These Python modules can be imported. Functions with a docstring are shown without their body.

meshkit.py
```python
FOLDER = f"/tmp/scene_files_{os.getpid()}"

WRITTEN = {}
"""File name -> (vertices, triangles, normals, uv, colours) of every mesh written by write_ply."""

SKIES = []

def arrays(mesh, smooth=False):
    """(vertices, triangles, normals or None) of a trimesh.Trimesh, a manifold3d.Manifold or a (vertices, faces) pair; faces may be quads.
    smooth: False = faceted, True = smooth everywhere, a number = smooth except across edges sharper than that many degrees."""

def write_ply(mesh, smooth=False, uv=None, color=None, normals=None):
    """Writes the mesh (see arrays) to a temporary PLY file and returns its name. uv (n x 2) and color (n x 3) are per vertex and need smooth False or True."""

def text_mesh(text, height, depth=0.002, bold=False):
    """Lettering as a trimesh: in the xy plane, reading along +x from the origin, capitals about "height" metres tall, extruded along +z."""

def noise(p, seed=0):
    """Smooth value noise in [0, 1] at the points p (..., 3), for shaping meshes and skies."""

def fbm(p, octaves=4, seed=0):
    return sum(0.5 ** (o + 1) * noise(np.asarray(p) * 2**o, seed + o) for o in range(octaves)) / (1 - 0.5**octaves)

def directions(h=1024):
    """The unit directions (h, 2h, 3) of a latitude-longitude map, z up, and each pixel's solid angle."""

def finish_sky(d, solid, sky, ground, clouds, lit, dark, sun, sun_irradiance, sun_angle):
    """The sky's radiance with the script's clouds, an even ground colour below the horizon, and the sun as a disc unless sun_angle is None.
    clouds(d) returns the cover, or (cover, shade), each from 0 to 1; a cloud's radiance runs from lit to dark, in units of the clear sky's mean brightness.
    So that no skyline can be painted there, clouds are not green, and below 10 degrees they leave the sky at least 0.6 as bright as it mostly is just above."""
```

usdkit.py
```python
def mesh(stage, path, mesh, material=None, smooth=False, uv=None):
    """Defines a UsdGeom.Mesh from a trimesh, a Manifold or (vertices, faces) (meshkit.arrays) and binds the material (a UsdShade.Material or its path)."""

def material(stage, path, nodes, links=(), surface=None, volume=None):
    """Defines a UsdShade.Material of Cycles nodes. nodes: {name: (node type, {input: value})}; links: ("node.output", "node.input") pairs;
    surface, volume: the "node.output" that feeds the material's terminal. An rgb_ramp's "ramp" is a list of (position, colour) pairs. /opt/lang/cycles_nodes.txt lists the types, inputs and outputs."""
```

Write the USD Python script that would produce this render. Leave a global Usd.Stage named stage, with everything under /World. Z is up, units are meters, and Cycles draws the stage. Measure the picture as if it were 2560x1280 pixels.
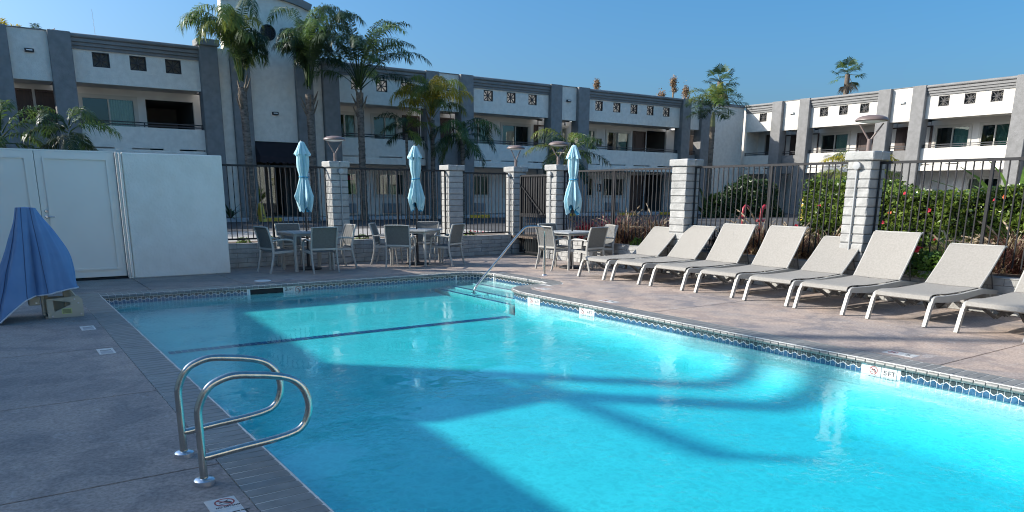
import math, random
import numpy as np
import trimesh, usdkit, meshkit
from shapely.geometry import Polygon, LineString, box as sbox
from shapely.ops import unary_union
from pxr import Usd, UsdGeom, UsdLux, UsdShade, Gf, Sdf

stage = Usd.Stage.CreateInMemory()
UsdGeom.SetStageUpAxis(stage, UsdGeom.Tokens.z)
UsdGeom.SetStageMetersPerUnit(stage, 1.0)
W = '/World'
UsdGeom.Xform.Define(stage, W)
stage.SetDefaultPrim(stage.GetPrimAtPath(W))
UsdGeom.Scope.Define(stage, W + '/Looks')
PI = math.pi

# ------------------------------------------------------------------ camera, sky, sun, exposure
CAM_POS = (0.0, 0.0, 1.6)
YAW, PITCH, ROLL = 0.607224551, 0.233151810, -0.00583494968
F_MM, SHIFT_MM, EXPOSURE = 1846.62771 / 2560 * 36.0, 279.02 / 2560 * 36.0, 0.74
SUN_EL, SUN_AZ = math.radians(29.6), math.atan2(-0.775, 0.632)
SKY_STRENGTH, SUN_INTENSITY = 0.127, 1.1

fwd = np.array([math.sin(YAW) * math.cos(PITCH), math.cos(YAW) * math.cos(PITCH), -math.sin(PITCH)])
rgt = np.array([math.cos(YAW), -math.sin(YAW), 0.0])
dwn = np.cross(fwd, rgt)
rgt, dwn = math.cos(ROLL) * rgt + math.sin(ROLL) * dwn, -math.sin(ROLL) * rgt + math.cos(ROLL) * dwn
cam = UsdGeom.Camera.Define(stage, W + '/camera')
cam.AddTransformOp().Set(Gf.Matrix4d(*rgt, 0, *(-dwn), 0, *(-fwd), 0, *CAM_POS, 1))
cam.CreateHorizontalApertureAttr(36.0)
cam.CreateVerticalApertureAttr(18.0)
cam.CreateFocalLengthAttr(F_MM)
cam.CreateVerticalApertureOffsetAttr(SHIFT_MM)
cam.CreateClippingRangeAttr(Gf.Vec2f(0.05, 2000))
cam.CreateExposureAttr(EXPOSURE)

sky = UsdLux.DomeLight.Define(stage, W + '/sky')
sm = usdkit.material(stage, W + '/Looks/sky_air', {
    's': ('sky_texture', {'sky_type': 'single_scattering', 'sun_disc': False, 'sun_elevation': SUN_EL, 'sun_rotation': SUN_AZ,
                          'air_density': 1.0, 'aerosol_density': 4.0, 'ozone_density': 8.0, 'altitude': 50.0}),
    'h': ('hsv', {'hue': .489, 'saturation': 1.15, 'value': 1.0}),
    'b': ('background_shader', {'strength': SKY_STRENGTH})}, [('s.color', 'h.color'), ('h.color', 'b.color')], surface='b.background')
UsdShade.MaterialBindingAPI.Apply(sky.GetPrim()).Bind(sm)
sky.GetPrim().SetCustomDataByKey('kind', 'structure')

sun = UsdLux.DistantLight.Define(stage, W + '/sun')
sun.CreateNormalizeAttr(True); sun.CreateIntensityAttr(SUN_INTENSITY); sun.CreateAngleAttr(0.53)
sun.CreateColorAttr(Gf.Vec3f(1.0, 0.95, 0.87))
sd = np.array([math.sin(SUN_AZ) * math.cos(SUN_EL), math.cos(SUN_AZ) * math.cos(SUN_EL), math.sin(SUN_EL)])
sx = np.cross([0, 0, 1.0], sd); sx /= np.linalg.norm(sx); sy = np.cross(sd, sx)
sun.AddTransformOp().Set(Gf.Matrix4d(*sx, 0, *sy, 0, *sd, 0, 0, 0, 0, 1))

# ------------------------------------------------------------------ mesh helpers
class MB:
    def __init__(s, xf=None):
        s.v, s.f, s.n, s.xf = [], [], 0, xf
    def add(s, v, f):
        v = np.asarray(v, float).reshape(-1, 3); f = np.asarray(f, int)
        if f.shape[1] == 4:
            f = np.vstack([f[:, [0, 1, 2]], f[:, [0, 2, 3]]])
        s.v.append(v); s.f.append(f + s.n); s.n += len(v); return s
    def tm(s, m, mat=None):
        v = np.array(m.vertices)
        if mat is not None: v = v @ np.asarray(mat)[:3, :3].T + np.asarray(mat)[:3, 3]
        return s.add(v, m.faces)
    def box(s, x0, x1, y0, y1, z0, z1):
        v = [(x, y, z) for z in (z0, z1) for y in (y0, y1) for x in (x0, x1)]
        return s.add(v, [(0, 2, 3, 1), (4, 5, 7, 6), (0, 1, 5, 4), (2, 6, 7, 3), (0, 4, 6, 2), (1, 3, 7, 5)])
    def cbox(s, x0, x1, y0, y1, z0, z1, b=0.008, rng=None, j=0.0):
        c = np.array([(x0 + x1) / 2, (y0 + y1) / 2, (z0 + z1) / 2]); h = np.array([x1 - x0, y1 - y0, z1 - z0]) / 2
        sg = np.array([(i, k, l) for i in (-1, 1) for k in (-1, 1) for l in (-1, 1)], float)
        v = np.concatenate([sg * (h - b * (1 - np.eye(3)[a])) for a in range(3)])
        if rng is not None: v = v + rng.uniform(-j, j, v.shape)
        return s.add(c + v, CB_F)
    def obox(s, a, b, w, h, up=(0, 0, 1), ext=0.0):
        """bar from a to b with width w (sideways) and height h (along up)"""
        a, b = np.asarray(a, float), np.asarray(b, float); d = b - a; L = np.linalg.norm(d); d /= L
        u = np.asarray(up, float); u = u - d * (u @ d)
        if np.linalg.norm(u) < 1e-6: u = np.array([1.0, 0, 0]) - d * d[0]
        u /= np.linalg.norm(u); r = np.cross(d, u)
        v = [p + r * i * w / 2 + u * k * h / 2 for p in (a - d * ext, b + d * ext) for k in (-1, 1) for i in (-1, 1)]
        return s.add(v, [(0, 1, 3, 2), (4, 6, 7, 5), (0, 4, 5, 1), (2, 3, 7, 6), (0, 2, 6, 4), (1, 5, 7, 3)])
    def tube(s, pts, r, sides=8, caps=True, flat=1.0, upv=None):
        p = np.asarray(pts, float); t = np.gradient(p, axis=0); t /= np.linalg.norm(t, axis=1, keepdims=True) + 1e-12
        r = np.broadcast_to(r, (len(p),)).astype(float)
        ref = np.array(upv if upv is not None else ((0, 0, 1.0) if abs(t[0][2]) < 0.95 else (1.0, 0, 0)), float)
        fr = []
        for k in range(len(p)):
            a = ref - t[k] * (ref @ t[k]); a /= np.linalg.norm(a) + 1e-12; ref = a if upv is None else ref; fr.append(a)
        a = np.array(fr); b = np.cross(t, a); an = np.arange(sides) * 2 * PI / sides + PI / sides
        v = p[:, None] + r[:, None, None] * (np.cos(an)[None, :, None] * a[:, None] * flat + np.sin(an)[None, :, None] * b[:, None])
        i, j = np.meshgrid(np.arange(len(p) - 1), np.arange(sides), indexing='ij')
        q = np.stack([i * sides + j, i * sides + (j + 1) % sides, (i + 1) * sides + (j + 1) % sides, (i + 1) * sides + j], -1).reshape(-1, 4)
        f = np.vstack([q[:, [0, 1, 2]], q[:, [0, 2, 3]]])
        v = v.reshape(-1, 3)
        if caps:
            n = len(v); v = np.vstack([v, p[:1], p[-1:]]); m = (len(p) - 1) * sides
            j = np.arange(sides)
            f = np.vstack([f, np.stack([np.full(sides, n), (j + 1) % sides, j], 1), np.stack([np.full(sides, n + 1), m + j, m + (j + 1) % sides], 1)])
        return s.add(v, f)
    def lathe(s, prof, n=24, c=(0, 0, 0), fn=None):
        prof = np.asarray(prof, float); th = np.arange(n) * 2 * PI / n
        v = np.stack([np.stack([r * np.cos(th), r * np.sin(th), np.full(n, z)], 1) for r, z in prof])
        if fn is not None: v = fn(v, th)
        m = len(prof); i, j = np.meshgrid(np.arange(m - 1), np.arange(n), indexing='ij')
        q = np.stack([i * n + j, i * n + (j + 1) % n, (i + 1) * n + (j + 1) % n, (i + 1) * n + j], -1).reshape(-1, 4)
        return s.add(v.reshape(-1, 3) + np.asarray(c, float), q)
    def ext(s, poly, depth, mat=None, z0=0.0):
        for g in getattr(poly, 'geoms', [poly]):
            if g.area < 1e-7: continue
            m = trimesh.creation.extrude_polygon(g, depth, engine='earcut'); m.apply_translation((0, 0, z0)); s.tm(m, mat)
        return s
    def grid(s, P):
        P = np.asarray(P, float); a, b = P.shape[:2]
        i, j = np.meshgrid(np.arange(a - 1), np.arange(b - 1), indexing='ij')
        return s.add(P.reshape(-1, 3), np.stack([i * b + j, (i + 1) * b + j, (i + 1) * b + j + 1, i * b + j + 1], -1).reshape(-1, 4))
    def sheet(s, P, t):
        """a grid with thickness t along its normals"""
        P = np.asarray(P, float); du = np.gradient(P, axis=0); dv = np.gradient(P, axis=1)
        n = np.cross(du, dv); n /= np.linalg.norm(n, axis=-1, keepdims=True) + 1e-12
        A, B = P + n * t / 2, P - n * t / 2; a, b = P.shape[:2]
        s.grid(A); s.grid(B[::-1])
        for E0, E1 in ((A[0], B[0]), (B[-1], A[-1]), (B[:, 0], A[:, 0]), (A[:, -1], B[:, -1])): s.grid(np.stack([E0, E1]))
        return s
    def mesh(s):
        v, f = np.vstack(s.v), np.vstack(s.f)
        if s.xf is not None:
            v2 = s.xf(v); e = s.xf(np.vstack([np.zeros(3), np.eye(3)]))
            if np.linalg.det(e[1:] - e[:1]) < 0: f = f[:, ::-1]
            v = v2
        return v, f

def _cb():
    sg = np.array([(i, k, l) for i in (-1, 1) for k in (-1, 1) for l in (-1, 1)], float)
    h = np.array([1.0, 1.1, 0.9]); v = np.concatenate([sg * (h - 0.1 * (1 - np.eye(3)[a])) for a in range(3)])
    m = trimesh.convex.convex_hull(trimesh.Trimesh(v, np.zeros((0, 3), int), process=False))
    _, idx = __import__('scipy.spatial').spatial.cKDTree(v).query(m.vertices)
    return idx[np.array(m.faces)]
CB_F = _cb()

used = {}
def numbered(parent, name):
    k = (parent, name); n = used.get(k, 0); used[k] = n + 1
    return name if n == 0 else '%s_%03d' % (name, n)
def ppath(p):
    return W if p is None else (p if isinstance(p, str) else str(p.GetPath()))
def tag(o, label=None, cat=None, group=None, kind=None):
    for k, t in (('label', label), ('category', cat), ('group', group), ('kind', kind)):
        if t: o.SetCustomDataByKey(k, t)
    return o
def obj(name, mb, m, parent=None, smooth=False, label=None):
    pp = ppath(parent); path = pp + '/' + numbered(pp, name)
    g = mb.mesh() if isinstance(mb, MB) else mb
    o = usdkit.mesh(stage, path, g, M[m] if isinstance(m, str) else m, smooth=smooth).GetPrim()
    if label: tag(o, label)
    return o
def thing(name, label, cat, loc=(0, 0, 0), rotz=0.0, group=None):
    x = UsdGeom.Xform.Define(stage, W + '/' + numbered(W, name))
    x.AddTranslateOp().Set(Gf.Vec3d(*map(float, loc))); x.AddRotateZOp().Set(float(math.degrees(rotz)))
    return tag(x.GetPrim(), label, cat, group)
def copy_of(src, label, loc, rotz=0.0, group=None):
    name = src.GetName().rstrip('0123456789').rstrip('_') if src.GetName()[-3:].isdigit() else src.GetName()
    x = UsdGeom.Xform.Define(stage, W + '/' + numbered(W, name)); p = x.GetPrim()
    p.GetReferences().AddInternalReference(src.GetPath()); p.SetInstanceable(True)
    x.ClearXformOpOrder()
    x.AddTranslateOp().Set(Gf.Vec3d(*map(float, loc))); x.AddRotateZOp().Set(float(math.degrees(rotz)))
    return tag(p, label, src.GetCustomDataByKey('category'), group or src.GetCustomDataByKey('group'))
def struct(name, mb, m, parent=None, smooth=False):
    o = obj(name, mb, m, parent, smooth)
    if parent is None: tag(o, kind='structure')
    return o
def arc(cx, cz, r, a0, a1, n):
    return [(cx + r * math.cos(a), cz + r * math.sin(a)) for a in np.linspace(a0, a1, n)]
def smooth_path(pts, n=8):
    p = np.asarray(pts, float); t = np.r_[0, np.cumsum(np.linalg.norm(np.diff(p, axis=0), axis=1))]
    from scipy.interpolate import PchipInterpolator
    q = np.linspace(0, t[-1], n * (len(p) - 1) + 1)
    return np.stack([PchipInterpolator(t, p[:, k])(q) for k in range(p.shape[1])], 1)

# ------------------------------------------------------------------ materials
M = {}
def mat(name, col, col2=None, scale=4.0, rough=0.7, bump=0.0, bscale=60.0, metal=0.0, spec=0.5, lo=0.35, hi=0.65, detail=6, stretch=None, rnd=0.0, bdist=0.01, transl=0.0):
    nd = {'g': ('texture_coordinate', {}), 'p': ('principled_bsdf', {'base_color': col, 'roughness': rough, 'metallic': metal, 'specular_ior_level': spec})}
    ln = []; src = 'g.object'
    if stretch:
        nd['mp'] = ('mapping', {'scale': stretch}); ln.append(('g.object', 'mp.vector')); src = 'mp.vector'
    c = None
    if col2 is not None:
        nd['n'] = ('noise_texture', {'scale': scale, 'detail': detail, 'roughness': 0.6}); ln.append((src, 'n.vector'))
        nd['r'] = ('rgb_ramp', {'ramp': [(lo, col), (hi, col2)]}); ln += [('n.fac', 'r.fac')]; c = 'r.color'
    if rnd > 0:
        nd['oi'] = ('object_info', {}); nd['mr'] = ('map_range', {'to_min': 1 - rnd, 'to_max': 1 + rnd}); ln.append(('oi.random', 'mr.value'))
        nd['hs'] = ('hsv', {'color': col}); ln.append(('mr.result', 'hs.value'))
        if c: ln.append((c, 'hs.color'))
        c = 'hs.color'
    if c: ln.append((c, 'p.base_color'))
    if bump:
        nd['bn'] = ('noise_texture', {'scale': bscale, 'detail': 4.0}); ln.append((src, 'bn.vector'))
        nd['b'] = ('bump', {'strength': bump, 'distance': bdist}); ln += [('bn.fac', 'b.height'), ('b.normal', 'p.normal')]
    surf = 'p.BSDF'
    if transl:
        nd['t'] = ('translucent_bsdf', {'color': col}); nd['mx'] = ('mix_closure', {'fac': transl})
        if c: ln.append((c, 't.color'))
        ln += [('p.BSDF', 'mx.closure1'), ('t.BSDF', 'mx.closure2')]; surf = 'mx.closure'
    M[name] = usdkit.material(stage, W + '/Looks/' + name, nd, ln, surface=surf)
    return M[name]

mat('stucco_white', (.68, .63, .545), (.78, .73, .64), 5.0, .85, .9, 38, bdist=.012)
mat('stucco_grey', (.185, .18, .17), (.235, .228, .218), 4.0, .85, .9, 38, bdist=.012)
mat('trim_grey', (.18, .175, .165), (.215, .21, .20), 2, .7, .1, 30)
mat('wall_cream', (.60, .57, .52), (.66, .63, .58), 1.5, .85, .3, 45)
mat('enclosure_stucco', (.74, .69, .60), (.81, .765, .68), 2.5, .85, .8, 24, bdist=.01)
mat('door_paint', (.74, .69, .60), (.78, .735, .65), 1.0, .5, .05, 80)
mat('door_brown', (.045, .024, .017), (.065, .034, .024), 3, .5, .1, 60, stretch=(8, 8, 1))
mat('frame_beige', (.5, .47, .41), None, rough=.5)
mat('dark_iron', (.022, .023, .026), (.032, .032, .034), 8, .45, .05, 90)
mat('fence_paint', (.018, .018, .019), (.026, .025, .026), 10, .6, .08, 120, spec=.25)
mat('vent_iron', (.025, .022, .022), None, rough=.5)
mat('bulb_brown', (.16, .115, .10), (.2, .15, .13), 3, .45, .05, 60)
mat('conduit', (.33, .335, .33), (.38, .385, .38), 6, .6, .1, 60)
mat('block_grey', (.30, .295, .275), (.42, .41, .385), 5.0, .9, .9, 28, rnd=.07, bdist=.012)
mat('block_mortar', (.13, .13, .125), (.18, .18, .175), 9, .95, .6, 50)
mat('asphalt', (.045, .047, .05), (.075, .075, .075), .6, .9, .5, 120)
mat('concrete', (.30, .285, .26), (.38, .36, .33), 1.2, .9, .4, 60)
mat('soil', (.10, .07, .05), (.2, .15, .11), 6, .95, 1.0, 30, bdist=.04)
mat('kerb_concrete', (.33, .33, .33), (.42, .42, .42), 3, .85, .3, 50)
mat('kerb_yellow', (.62, .36, .02), (.7, .43, .04), 3, .6, .2, 50)
mat('kerb_blue', (.02, .05, .42), (.03, .07, .5), 3, .6, .2, 50)
mat('coping_stone', (.155, .152, .14), (.205, .20, .185), 9, .42, .25, 60, rnd=.08, bdist=.004)
mat('grout', (.60, .58, .53), (.7, .68, .63), 20, .9, .3, 90)
mat('tile_dark', (.035, .045, .05), (.07, .08, .08), 30, .2, .05, 60, rnd=.2)
mat('tile_blue', (.018, .06, .12), (.05, .12, .20), 30, .15, .05, 60, rnd=.25)
mat('tile_navy', (.012, .03, .16), (.02, .05, .22), 20, .25, rnd=.2)
mat('tile_white', (.55, .55, .53), None, rough=.25)
mat('tile_grout_white', (.74, .75, .73), None, rough=.6)
mat('print_black', (.02, .02, .022), None, rough=.5)
mat('print_grey', (.06, .06, .065), None, rough=.6)
mat('print_red', (.30, .05, .045), None, rough=.5)
mat('print_blue', (.02, .08, .55), None, rough=.5)
mat('paper_white', (.75, .75, .76), None, rough=.7)
mat('plaster', (.58, .62, .60), (.64, .68, .655), 3, .8, .2, 80)
mat('plastic_white', (.72, .74, .72), None, rough=.4)
mat('steel', (.62, .60, .55), (.5, .49, .45), 30, .17, .03, 200, metal=1.0, stretch=(1, 1, .2))
mat('steel_cap', (.7, .71, .73), None, rough=.22, metal=1.0)
mat('zinc', (.45, .46, .48), (.6, .6, .62), 12, .35, .1, 60, metal=.8)
mat('resin_taupe', (.36, .345, .31), (.40, .385, .345), 4, .42, .05, 120)
mat('resin_dark', (.06, .06, .06), (.08, .08, .08), 4, .5)
mat('sling_taupe', (.245, .228, .20), (.295, .275, .243), 40, .8, .5, 420, bdist=.002, stretch=(1, 1, 1))
mat('sling_grey', (.16, .16, .15), (.20, .20, .19), 40, .8, .5, 420, bdist=.002, transl=.25)
mat('table_top', (.33, .34, .34), (.38, .39, .39), 6, .35, .05, 90)
mat('cast_iron', (.012, .012, .013), (.02, .02, .021), 6, .5, .2, 60)
mat('pole_bronze', (.03, .025, .022), None, rough=.4)
mat('umbrella_cloth', (.44, .69, .74), (.52, .75, .79), 14, .85, .25, 160, transl=.10)
mat('umbrella_inner', (.05, .33, .55), (.07, .40, .62), 10, .85, .2, 160, transl=.2)
mat('lift_cloth', (.10, .205, .38), (.14, .255, .44), 3.0, .8, .3, 60, lo=.3, hi=.7)
mat('lift_cloth_pale', (.10, .22, .40), (.13, .27, .45), 3.0, .8, .3, 60)
mat('lift_seam', (.05, .09, .18), None, rough=.8)
mat('lift_piping', (.5, .53, .58), None, rough=.7)
mat('lift_beige', (.36, .355, .28), (.40, .39, .31), 5, .45, .1, 80)
mat('label_green', (.42, .5, .22), None, rough=.5)
mat('awning_cloth', (.012, .008, .012), (.02, .013, .018), 5, .85, .2, 40)
mat('curtain_dark', (.035, .055, .05), (.05, .075, .068), 2, .9)
mat('curtain_green', (.13, .22, .20), (.18, .28, .25), 2, .9)
mat('curtain_pale', (.42, .5, .46), (.5, .57, .52), 2, .9)
mat('curtain_beige', (.42, .35, .24), (.5, .43, .3), 2, .9)
mat('room_dark', (.02, .02, .02), None, rough=.9)
mat('breeze_paint', (.10, .09, .08), (.13, .12, .105), 2, .9)
mat('roofing', (.22, .22, .22), (.3, .3, .3), 2, .9)
mat('frost_panel', (.62, .62, .6), (.3, .3, .29), 7, rough=.5, transl=.6)
mat('vent_back', (.13, .12, .10), (.16, .15, .13), 4, .9)
mat('air_unit', (.22, .25, .27), (.27, .3, .32), 30, .6, stretch=(1, 1, 12))
mat('timber', (.10, .07, .045), (.16, .11, .075), 6, .85, .6, 40, stretch=(6, 6, .6))
mat('bark_palm', (.07, .058, .047), (.24, .20, .16), 5.0, .95, 1.0, 16, bdist=.05, stretch=(1, 1, 3.5))
mat('bark_dark', (.08, .065, .05), (.18, .145, .11), 4.0, .95, 1.0, 16, bdist=.04, stretch=(1, 1, 3))
mat('palm_boot', (.10, .07, .045), (.24, .18, .12), 6, .9, .8, 30)
mat('frond_green', (.05, .10, .026), (.12, .18, .042), 3.0, .38, transl=.4, rnd=.25)
mat('frond_olive', (.12, .16, .03), (.22, .24, .045), 3.0, .38, transl=.45, rnd=.2)
mat('frond_gold', (.28, .25, .025), (.42, .33, .035), 3.0, .42, transl=.5, rnd=.2)
mat('frond_dark', (.02, .045, .015), (.045, .08, .024), 3.0, .45, transl=.2, rnd=.2)
mat('frond_dry', (.16, .10, .05), (.25, .17, .09), 3.0, .8, transl=.2, rnd=.2)
mat('rachis_green', (.13, .15, .05), (.2, .2, .08), 5, .5)
mat('leaf_hedge', (.045, .09, .016), (.17, .225, .035), 9.0, .2, transl=.2)
mat('leaf_light', (.07, .14, .02), (.14, .23, .035), 9.0, .4, transl=.3)
mat('leaf_bush', (.018, .045, .012), (.05, .085, .02), 6.0, .4, transl=.2)
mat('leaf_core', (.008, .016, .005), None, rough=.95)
mat('grass_purple', (.10, .035, .03), (.20, .09, .06), 9.0, .6, transl=.25)
mat('grass_red', (.30, .03, .06), (.42, .09, .11), 9.0, .5, transl=.3)
mat('grass_straw', (.34, .25, .14), (.46, .36, .22), 9.0, .7, transl=.25)
mat('plume', (.45, .34, .22), (.58, .47, .33), 20, .9, transl=.3)
mat('petal_red', (.62, .02, .05), (.75, .05, .09), 9, .5, transl=.3)
mat('petal_orange', (.75, .10, .03), (.8, .2, .05), 9, .5, transl=.3)
mat('pipe_red', (.30, .02, .03), (.38, .035, .045), 6, .4)
mat('bollard_yellow', (.62, .40, .05), (.68, .46, .07), 6, .5)
mat('agave_dry', (.20, .125, .07), (.32, .22, .13), 6, .9, transl=.15)

# pool deck: stained concrete, tan with grey and purple blotches and pale wear
M['deck_concrete'] = usdkit.material(stage, W + '/Looks/deck_concrete', {
    'g': ('geometry', {}),
    'm1': ('mapping', {'scale': (1.0, 1.0, 1.0)}),
    'n1': ('noise_texture', {'scale': .75, 'detail': 5.0, 'roughness': .62, 'distortion': .6}),
    'n2': ('noise_texture', {'scale': 2.6, 'detail': 7.0, 'roughness': .65, 'distortion': .8}),
    'n3': ('noise_texture', {'scale': 38.0, 'detail': 5.0, 'roughness': .7}),
    'n4': ('noise_texture', {'scale': 5.0, 'detail': 8.0, 'roughness': .75, 'distortion': 1.2}),
    'r1': ('rgb_ramp', {'ramp': [(.38, (.26, .225, .21)), (.48, (.34, .275, .23)), (.58, (.49, .355, .265))]}),
    'r2': ('rgb_ramp', {'ramp': [(.42, (.205, .185, .185)), (.54, (.42, .345, .295))]}),
    'r4': ('rgb_ramp', {'ramp': [(.56, (0, 0, 0)), (.70, (1, 1, 1))]}),
    'mx': ('mix_color', {'blend_type': 'mix', 'fac': .55}),
    'mw': ('mix_color', {'blend_type': 'mix', 'b': (.52, .50, .48)}),
    'mm': ('math', {'math_type': 'multiply', 'value2': .45}),
    'sp': ('rgb_ramp', {'ramp': [(.32, (.60, .60, .60)), (.60, (1.08, 1.08, 1.08))]}),
    'ms': ('mix_color', {'blend_type': 'multiply', 'fac': 1.0, 'use_clamp_result': False}),
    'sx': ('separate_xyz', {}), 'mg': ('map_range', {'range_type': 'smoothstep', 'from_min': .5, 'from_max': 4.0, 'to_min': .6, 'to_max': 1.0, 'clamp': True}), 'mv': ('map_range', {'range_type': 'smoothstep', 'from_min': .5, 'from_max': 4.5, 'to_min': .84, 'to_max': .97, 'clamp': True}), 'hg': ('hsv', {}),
    'b': ('bump', {'strength': .5, 'distance': .006}),
    'rr': ('map_range', {'from_min': .3, 'from_max': .7, 'to_min': .55, 'to_max': .85}),
    'p': ('principled_bsdf', {'specular_ior_level': .4})},
    [('g.position', 'm1.vector')] + [('m1.vector', n + '.vector') for n in ('n1', 'n2', 'n3', 'n4')] +
    [('n1.fac', 'r1.fac'), ('n2.fac', 'r2.fac'), ('r1.color', 'mx.a'), ('r2.color', 'mx.b'), ('n4.fac', 'r4.fac'), ('r4.color', 'mm.value1'),
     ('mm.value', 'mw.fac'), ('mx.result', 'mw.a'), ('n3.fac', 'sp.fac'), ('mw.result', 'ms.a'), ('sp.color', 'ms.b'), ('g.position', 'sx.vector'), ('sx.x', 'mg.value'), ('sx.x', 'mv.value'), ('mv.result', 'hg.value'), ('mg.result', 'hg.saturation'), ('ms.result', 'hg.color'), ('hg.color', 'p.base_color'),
     ('n3.fac', 'b.height'), ('b.normal', 'p.normal'), ('n2.fac', 'rr.value'), ('rr.result', 'p.roughness')], surface='p.BSDF')

SCHLICK = {'ge': ('geometry', {}), 'dt': ('vector_math', {'math_type': 'dot_product'}), 'ab': ('math', {'math_type': 'absolute'}), 'om': ('math', {'math_type': 'subtract', 'value1': 1.0, 'use_clamp': True}),
           'p5': ('math', {'math_type': 'power', 'value2': 5.0})}
def schlick(normal, f0):
    return {**SCHLICK, 'f': ('math', {'math_type': 'multiply_add', 'value2': 1 - f0, 'value3': f0})}, \
        [('ge.incoming', 'dt.vector1'), (normal, 'dt.vector2'), ('dt.value', 'ab.value1'), ('ab.value', 'om.value2'), ('om.value', 'p5.value1'), ('p5.value', 'f.value1')]
# window pane: mostly see-through, mirror by fresnel
fn_, fl_ = schlick('ge.normal', .06)
M['pane'] = usdkit.material(stage, W + '/Looks/pane', {**fn_,
    't': ('transparent_bsdf', {'color': (.78, .86, .84)}), 'gl': ('glossy_bsdf', {'roughness': .01, 'color': (.95, .97, .97)}), 'm': ('mix_closure', {})},
    fl_ + [('f.value', 'm.fac'), ('t.BSDF', 'm.closure1'), ('gl.BSDF', 'm.closure2')], surface='m.closure')
fn_, fl_ = schlick('b.normal', .02)
# pool water: clear body that swallows red light, rippled mirror surface; the ripples gather and thin the light that passes
M['water'] = usdkit.material(stage, W + '/Looks/water', {**fn_,
    'g': ('geometry', {}),
    'mp': ('mapping', {'scale': (1.0, 1.0, 1.0)}),
    'n1': ('noise_texture', {'scale': 2.2, 'detail': 3.0, 'roughness': .5, 'distortion': .4}),
    'n2': ('noise_texture', {'scale': 13.0, 'detail': 3.0, 'roughness': .55, 'distortion': .8}),
    'n3': ('noise_texture', {'scale': 1.1, 'detail': 2.0}),
    'rg': ('rgb_ramp', {'ramp': [(.40, (.03, .03, .03)), (.62, (1, 1, 1))]}),
    'a1': ('math', {'math_type': 'multiply', 'value2': .35}),
    'a2': ('math', {'math_type': 'multiply'}),
    'ad': ('math', {'math_type': 'add'}),
    'b': ('bump', {'strength': .26, 'distance': .030}),
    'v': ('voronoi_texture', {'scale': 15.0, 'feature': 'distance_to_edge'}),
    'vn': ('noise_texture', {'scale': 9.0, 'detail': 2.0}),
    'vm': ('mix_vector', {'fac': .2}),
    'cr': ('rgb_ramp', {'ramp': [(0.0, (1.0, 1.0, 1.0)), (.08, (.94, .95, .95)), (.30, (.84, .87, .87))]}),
    't': ('transparent_bsdf', {}),
    'gl': ('glossy_bsdf', {'roughness': .012, 'color': (.95, .97, 1.0)}),
    'm': ('mix_closure', {}),
    'vol': ('absorption_volume', {'color': (.12, .94, .985), 'density': 1.5})},
    fl_ + [('g.position', 'mp.vector'), ('mp.vector', 'n1.vector'), ('mp.vector', 'n2.vector'), ('mp.vector', 'n3.vector'), ('mp.vector', 'vn.vector'),
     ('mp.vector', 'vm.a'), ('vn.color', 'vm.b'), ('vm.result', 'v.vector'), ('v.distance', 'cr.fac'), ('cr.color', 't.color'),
     ('n3.fac', 'rg.fac'), ('n1.fac', 'a1.value1'), ('n2.fac', 'a2.value1'), ('rg.color', 'a2.value2'), ('a1.value', 'ad.value1'), ('a2.value', 'ad.value2'),
     ('ad.value', 'b.height'), ('b.normal', 'gl.normal'),
     ('f.value', 'm.fac'), ('t.BSDF', 'm.closure1'), ('gl.BSDF', 'm.closure2')], surface='m.closure', volume='vol.volume')

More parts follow.
